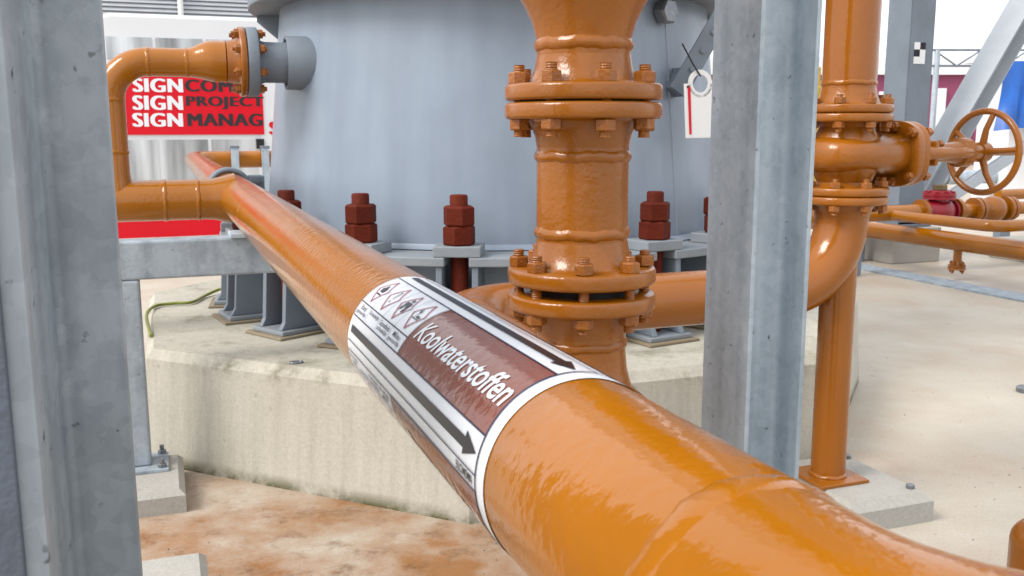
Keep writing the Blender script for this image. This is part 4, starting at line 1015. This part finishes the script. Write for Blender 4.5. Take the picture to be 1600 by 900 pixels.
# red strainer valve row
rv0 = Vector((0, 7.1, 0)); rl = onplane(1390, 329, rv0, G1); rr_ = onplane(1466, 330, rv0, G1)
row = thing('orange_valve_row', Vector((rl.x, rl.y, 0)), 'orange pipe row with bolted flanges either side of the red valve', 'pipe')
rv = thing('red_valve', Vector((rr_.x, rr_.y, 0)), 'bright red cast valve with a dull brass cap on the orange pipe row', 'valve')
rc = rr_
build(MB().lathe(rc, G1, [(-.17, .0), (-.17, .095), (-.145, .098), (-.14, .07), (-.09, .105), (0, .125), (.09, .105), (.14, .07), (.145, .098), (.17, .095), (.17, 0)], 36), 'body', M_REDV, rv, 40)
build(MB().lathe(rc, ZU, [(.06, .085), (.105, .085), (.11, .14), (.135, .14), (.137, .13), (.14, .14), (.165, .14), (.17, .09), (.19, .085)], 36, False, True), 'bonnet', M_REDV, rv, 40)
for k in range(8):
    a = k * math.pi / 4 + .2; build(MB().hexa(rc + Vector((math.cos(a), math.sin(a), 0)) * .115 + ZU * .166, ZU, .018, .018), 'bolt', M_REDV, rv, 20)
build(MB().hexa(rc + ZU * .191, ZU, .062, .05), 'cap', M_BRASS, rv, 20)
build(MB().tube([rc - G1 * 1.6, rc - G1 * .25, rc - G1 * .171], [.07, .07, .07], 28), 'left_pipe', M_OR, row, 60)
build(MB().tube([rc + G1 * .171, rc + G1 * .3, rc + G1 * 3.2], [.07, .06, .06], 28), 'right_pipe', M_OR, row, 60)
for t in (-.20, .20, .42, .47, .80, .85, 1.25, 1.30):
    fr_ = build(MB().lathe(rc + G1 * t, G1, [(-.018, .05), (-.018, .112), (.018, .112), (.018, .05)], 32), 'flange', M_ORF, row, 40)
    for k in range(6):
        a = k * math.pi / 3 + .3; build(MB().hexa(rc + G1 * (t + .019) + (G2 * math.cos(a) + ZU * math.sin(a)) * .09, G1, .017, .02), 'nut', M_ORB, fr_, 20)
build(MB().lathe(rc + G1 * .64, G1, [(-.13, .07), (-.06, .11), (.0, .125), (.06, .11), (.13, .07)], 32), 'valve_body', M_ORF, row, 50)
for t in (-.9, 1.6): build(MB().box(rc + G1 * t - ZU * (rc.z / 2 + .03), G1, G2, ZU, .08, .08, rc.z - .075), 'stand', M_GREY, row, 0)
# higher pipe at the right edge
hp0 = onplane(1575, 304, Vector((0, 9.0, 0)), G1); hpt = thing('short_orange_pipe', Vector((hp0.x, hp0.y, 0)), 'orange pipe on a grey stand entering below the handwheel', 'pipe')
build(MB().tube([hp0 - G1 * .16, hp0 + G1 * 3], .062, 28, True), 'run', M_OR, hpt, 60)
build(MB().box(hp0 + G1 * -.05 - ZU * (hp0.z / 2 + .03), G1, G2, ZU, .16, .10, hp0.z - .065), 'stand', M_GREY, hpt, 0)
# drain channel in the slab
da = onfloor(1352, 418, .006); db = da + G2 * 4.5
dn = thing('drain_channel', Vector((da.x, da.y, 0)), 'galvanised drain channel grating let into the pale yard slab', 'drain')
build(MB().box((da + db) / 2 - G2 * .8 + ZU * .0005, G1, G2, ZU, .26, 6.4, .013), 'frame', M_GALVD, dn, 0)
gb = MB().box(Vector(), Vector((1, 0, 0)), Vector((0, 1, 0)), ZU, .225, .018, .008).mesh('bar', M_GALV, smooth=0); qg = Quaternion((0, 0, 1), ANG)
for i in range(160): put('bar', gb, dn, da - G2 * 2.2 + G2 * (i * .038) + ZU * .0042, qg)
# second concrete block and a round cover plate
b2 = onfloor(1600, 408, 0); o = thing('concrete_block', Vector((b2.x + .15, b2.y, 0)), 'low grey concrete block beyond the hanging drain flange', 'block')
build(MB().box(Vector((b2.x + .22, b2.y + .2, .10)), G1, G2, ZU, .7, .5, .20), 'block', M_CONC2, o, 0, .01)
cp_ = onfloor(1603, 612, 0); o = build(MB().lathe(Vector((cp_.x, cp_.y, 0)), ZU, [(0, .045), (.02, .045), (.026, .038), (.028, .0)], 28), 'floor_stud', M_STEEL, None, 40, 0, Vector((cp_.x, cp_.y, 0))); tag(o, 'small round steel stud set in the beige slab', 'stud')

st_ = Vector((.99, 1.6, 0)); o = thing('capped_orange_pipe', st_, 'upright dark orange pipe stub with a domed cap standing beside the near pipe bend', 'pipe')
build(MB().lathe(st_, ZU, [(.012, R6), (H - .74, R6)], 48), 'stub', M_ORF, o, 60)
build(MB().lathe(st_ + ZU * (H - .74), ZU, [(0, R6)] + [(.05 * math.sin(a), R6 * math.cos(a)) for a in [i * math.pi / 20 for i in range(1, 10)]] + [(.05, .001)], 48), 'cap', M_ORF, o, 60)
build(MB().lathe(st_, ZU, [(.0005, .13), (.012, .13), (.012, R6 - .01)], 40), 'foot_plate', M_ORF, o, 40)
# loose grit on the slab: too small to count
mb = MB(); rg = random.Random(5)
for i in range(420):
    y = rg.uniform(2.2, 6.5); x = rg.uniform(-.62 * y, .75 * y); p = Vector((x, y, 0))
    if (p - OC).length < 1.95 or (p - Vector((VX, VY, 0))).length < .45: continue
    r = rg.uniform(.0015, .0045) * (1.6 if rg.random() < .1 else 1); a = rg.random() * 6
    vs = [p + Vector((math.cos(a + k * 1.2566) * r * rg.uniform(.7, 1.2), math.sin(a + k * 1.2566) * r * rg.uniform(.7, 1.2), .0004)) for k in range(5)]
    i0 = len(mb.v); mb.v += vs + [p + ZU * r * .8]
    for k in range(5): mb.f.append((i0 + k, i0 + (k + 1) % 5, i0 + 5))
o = build(mb, 'grit', mat('grit', (.22, .19, .16), .9, var=.4, vscale=40), None, 0); tag(o, 'tiny loose dark grit scattered over the beige slab', 'grit', kind='stuff')
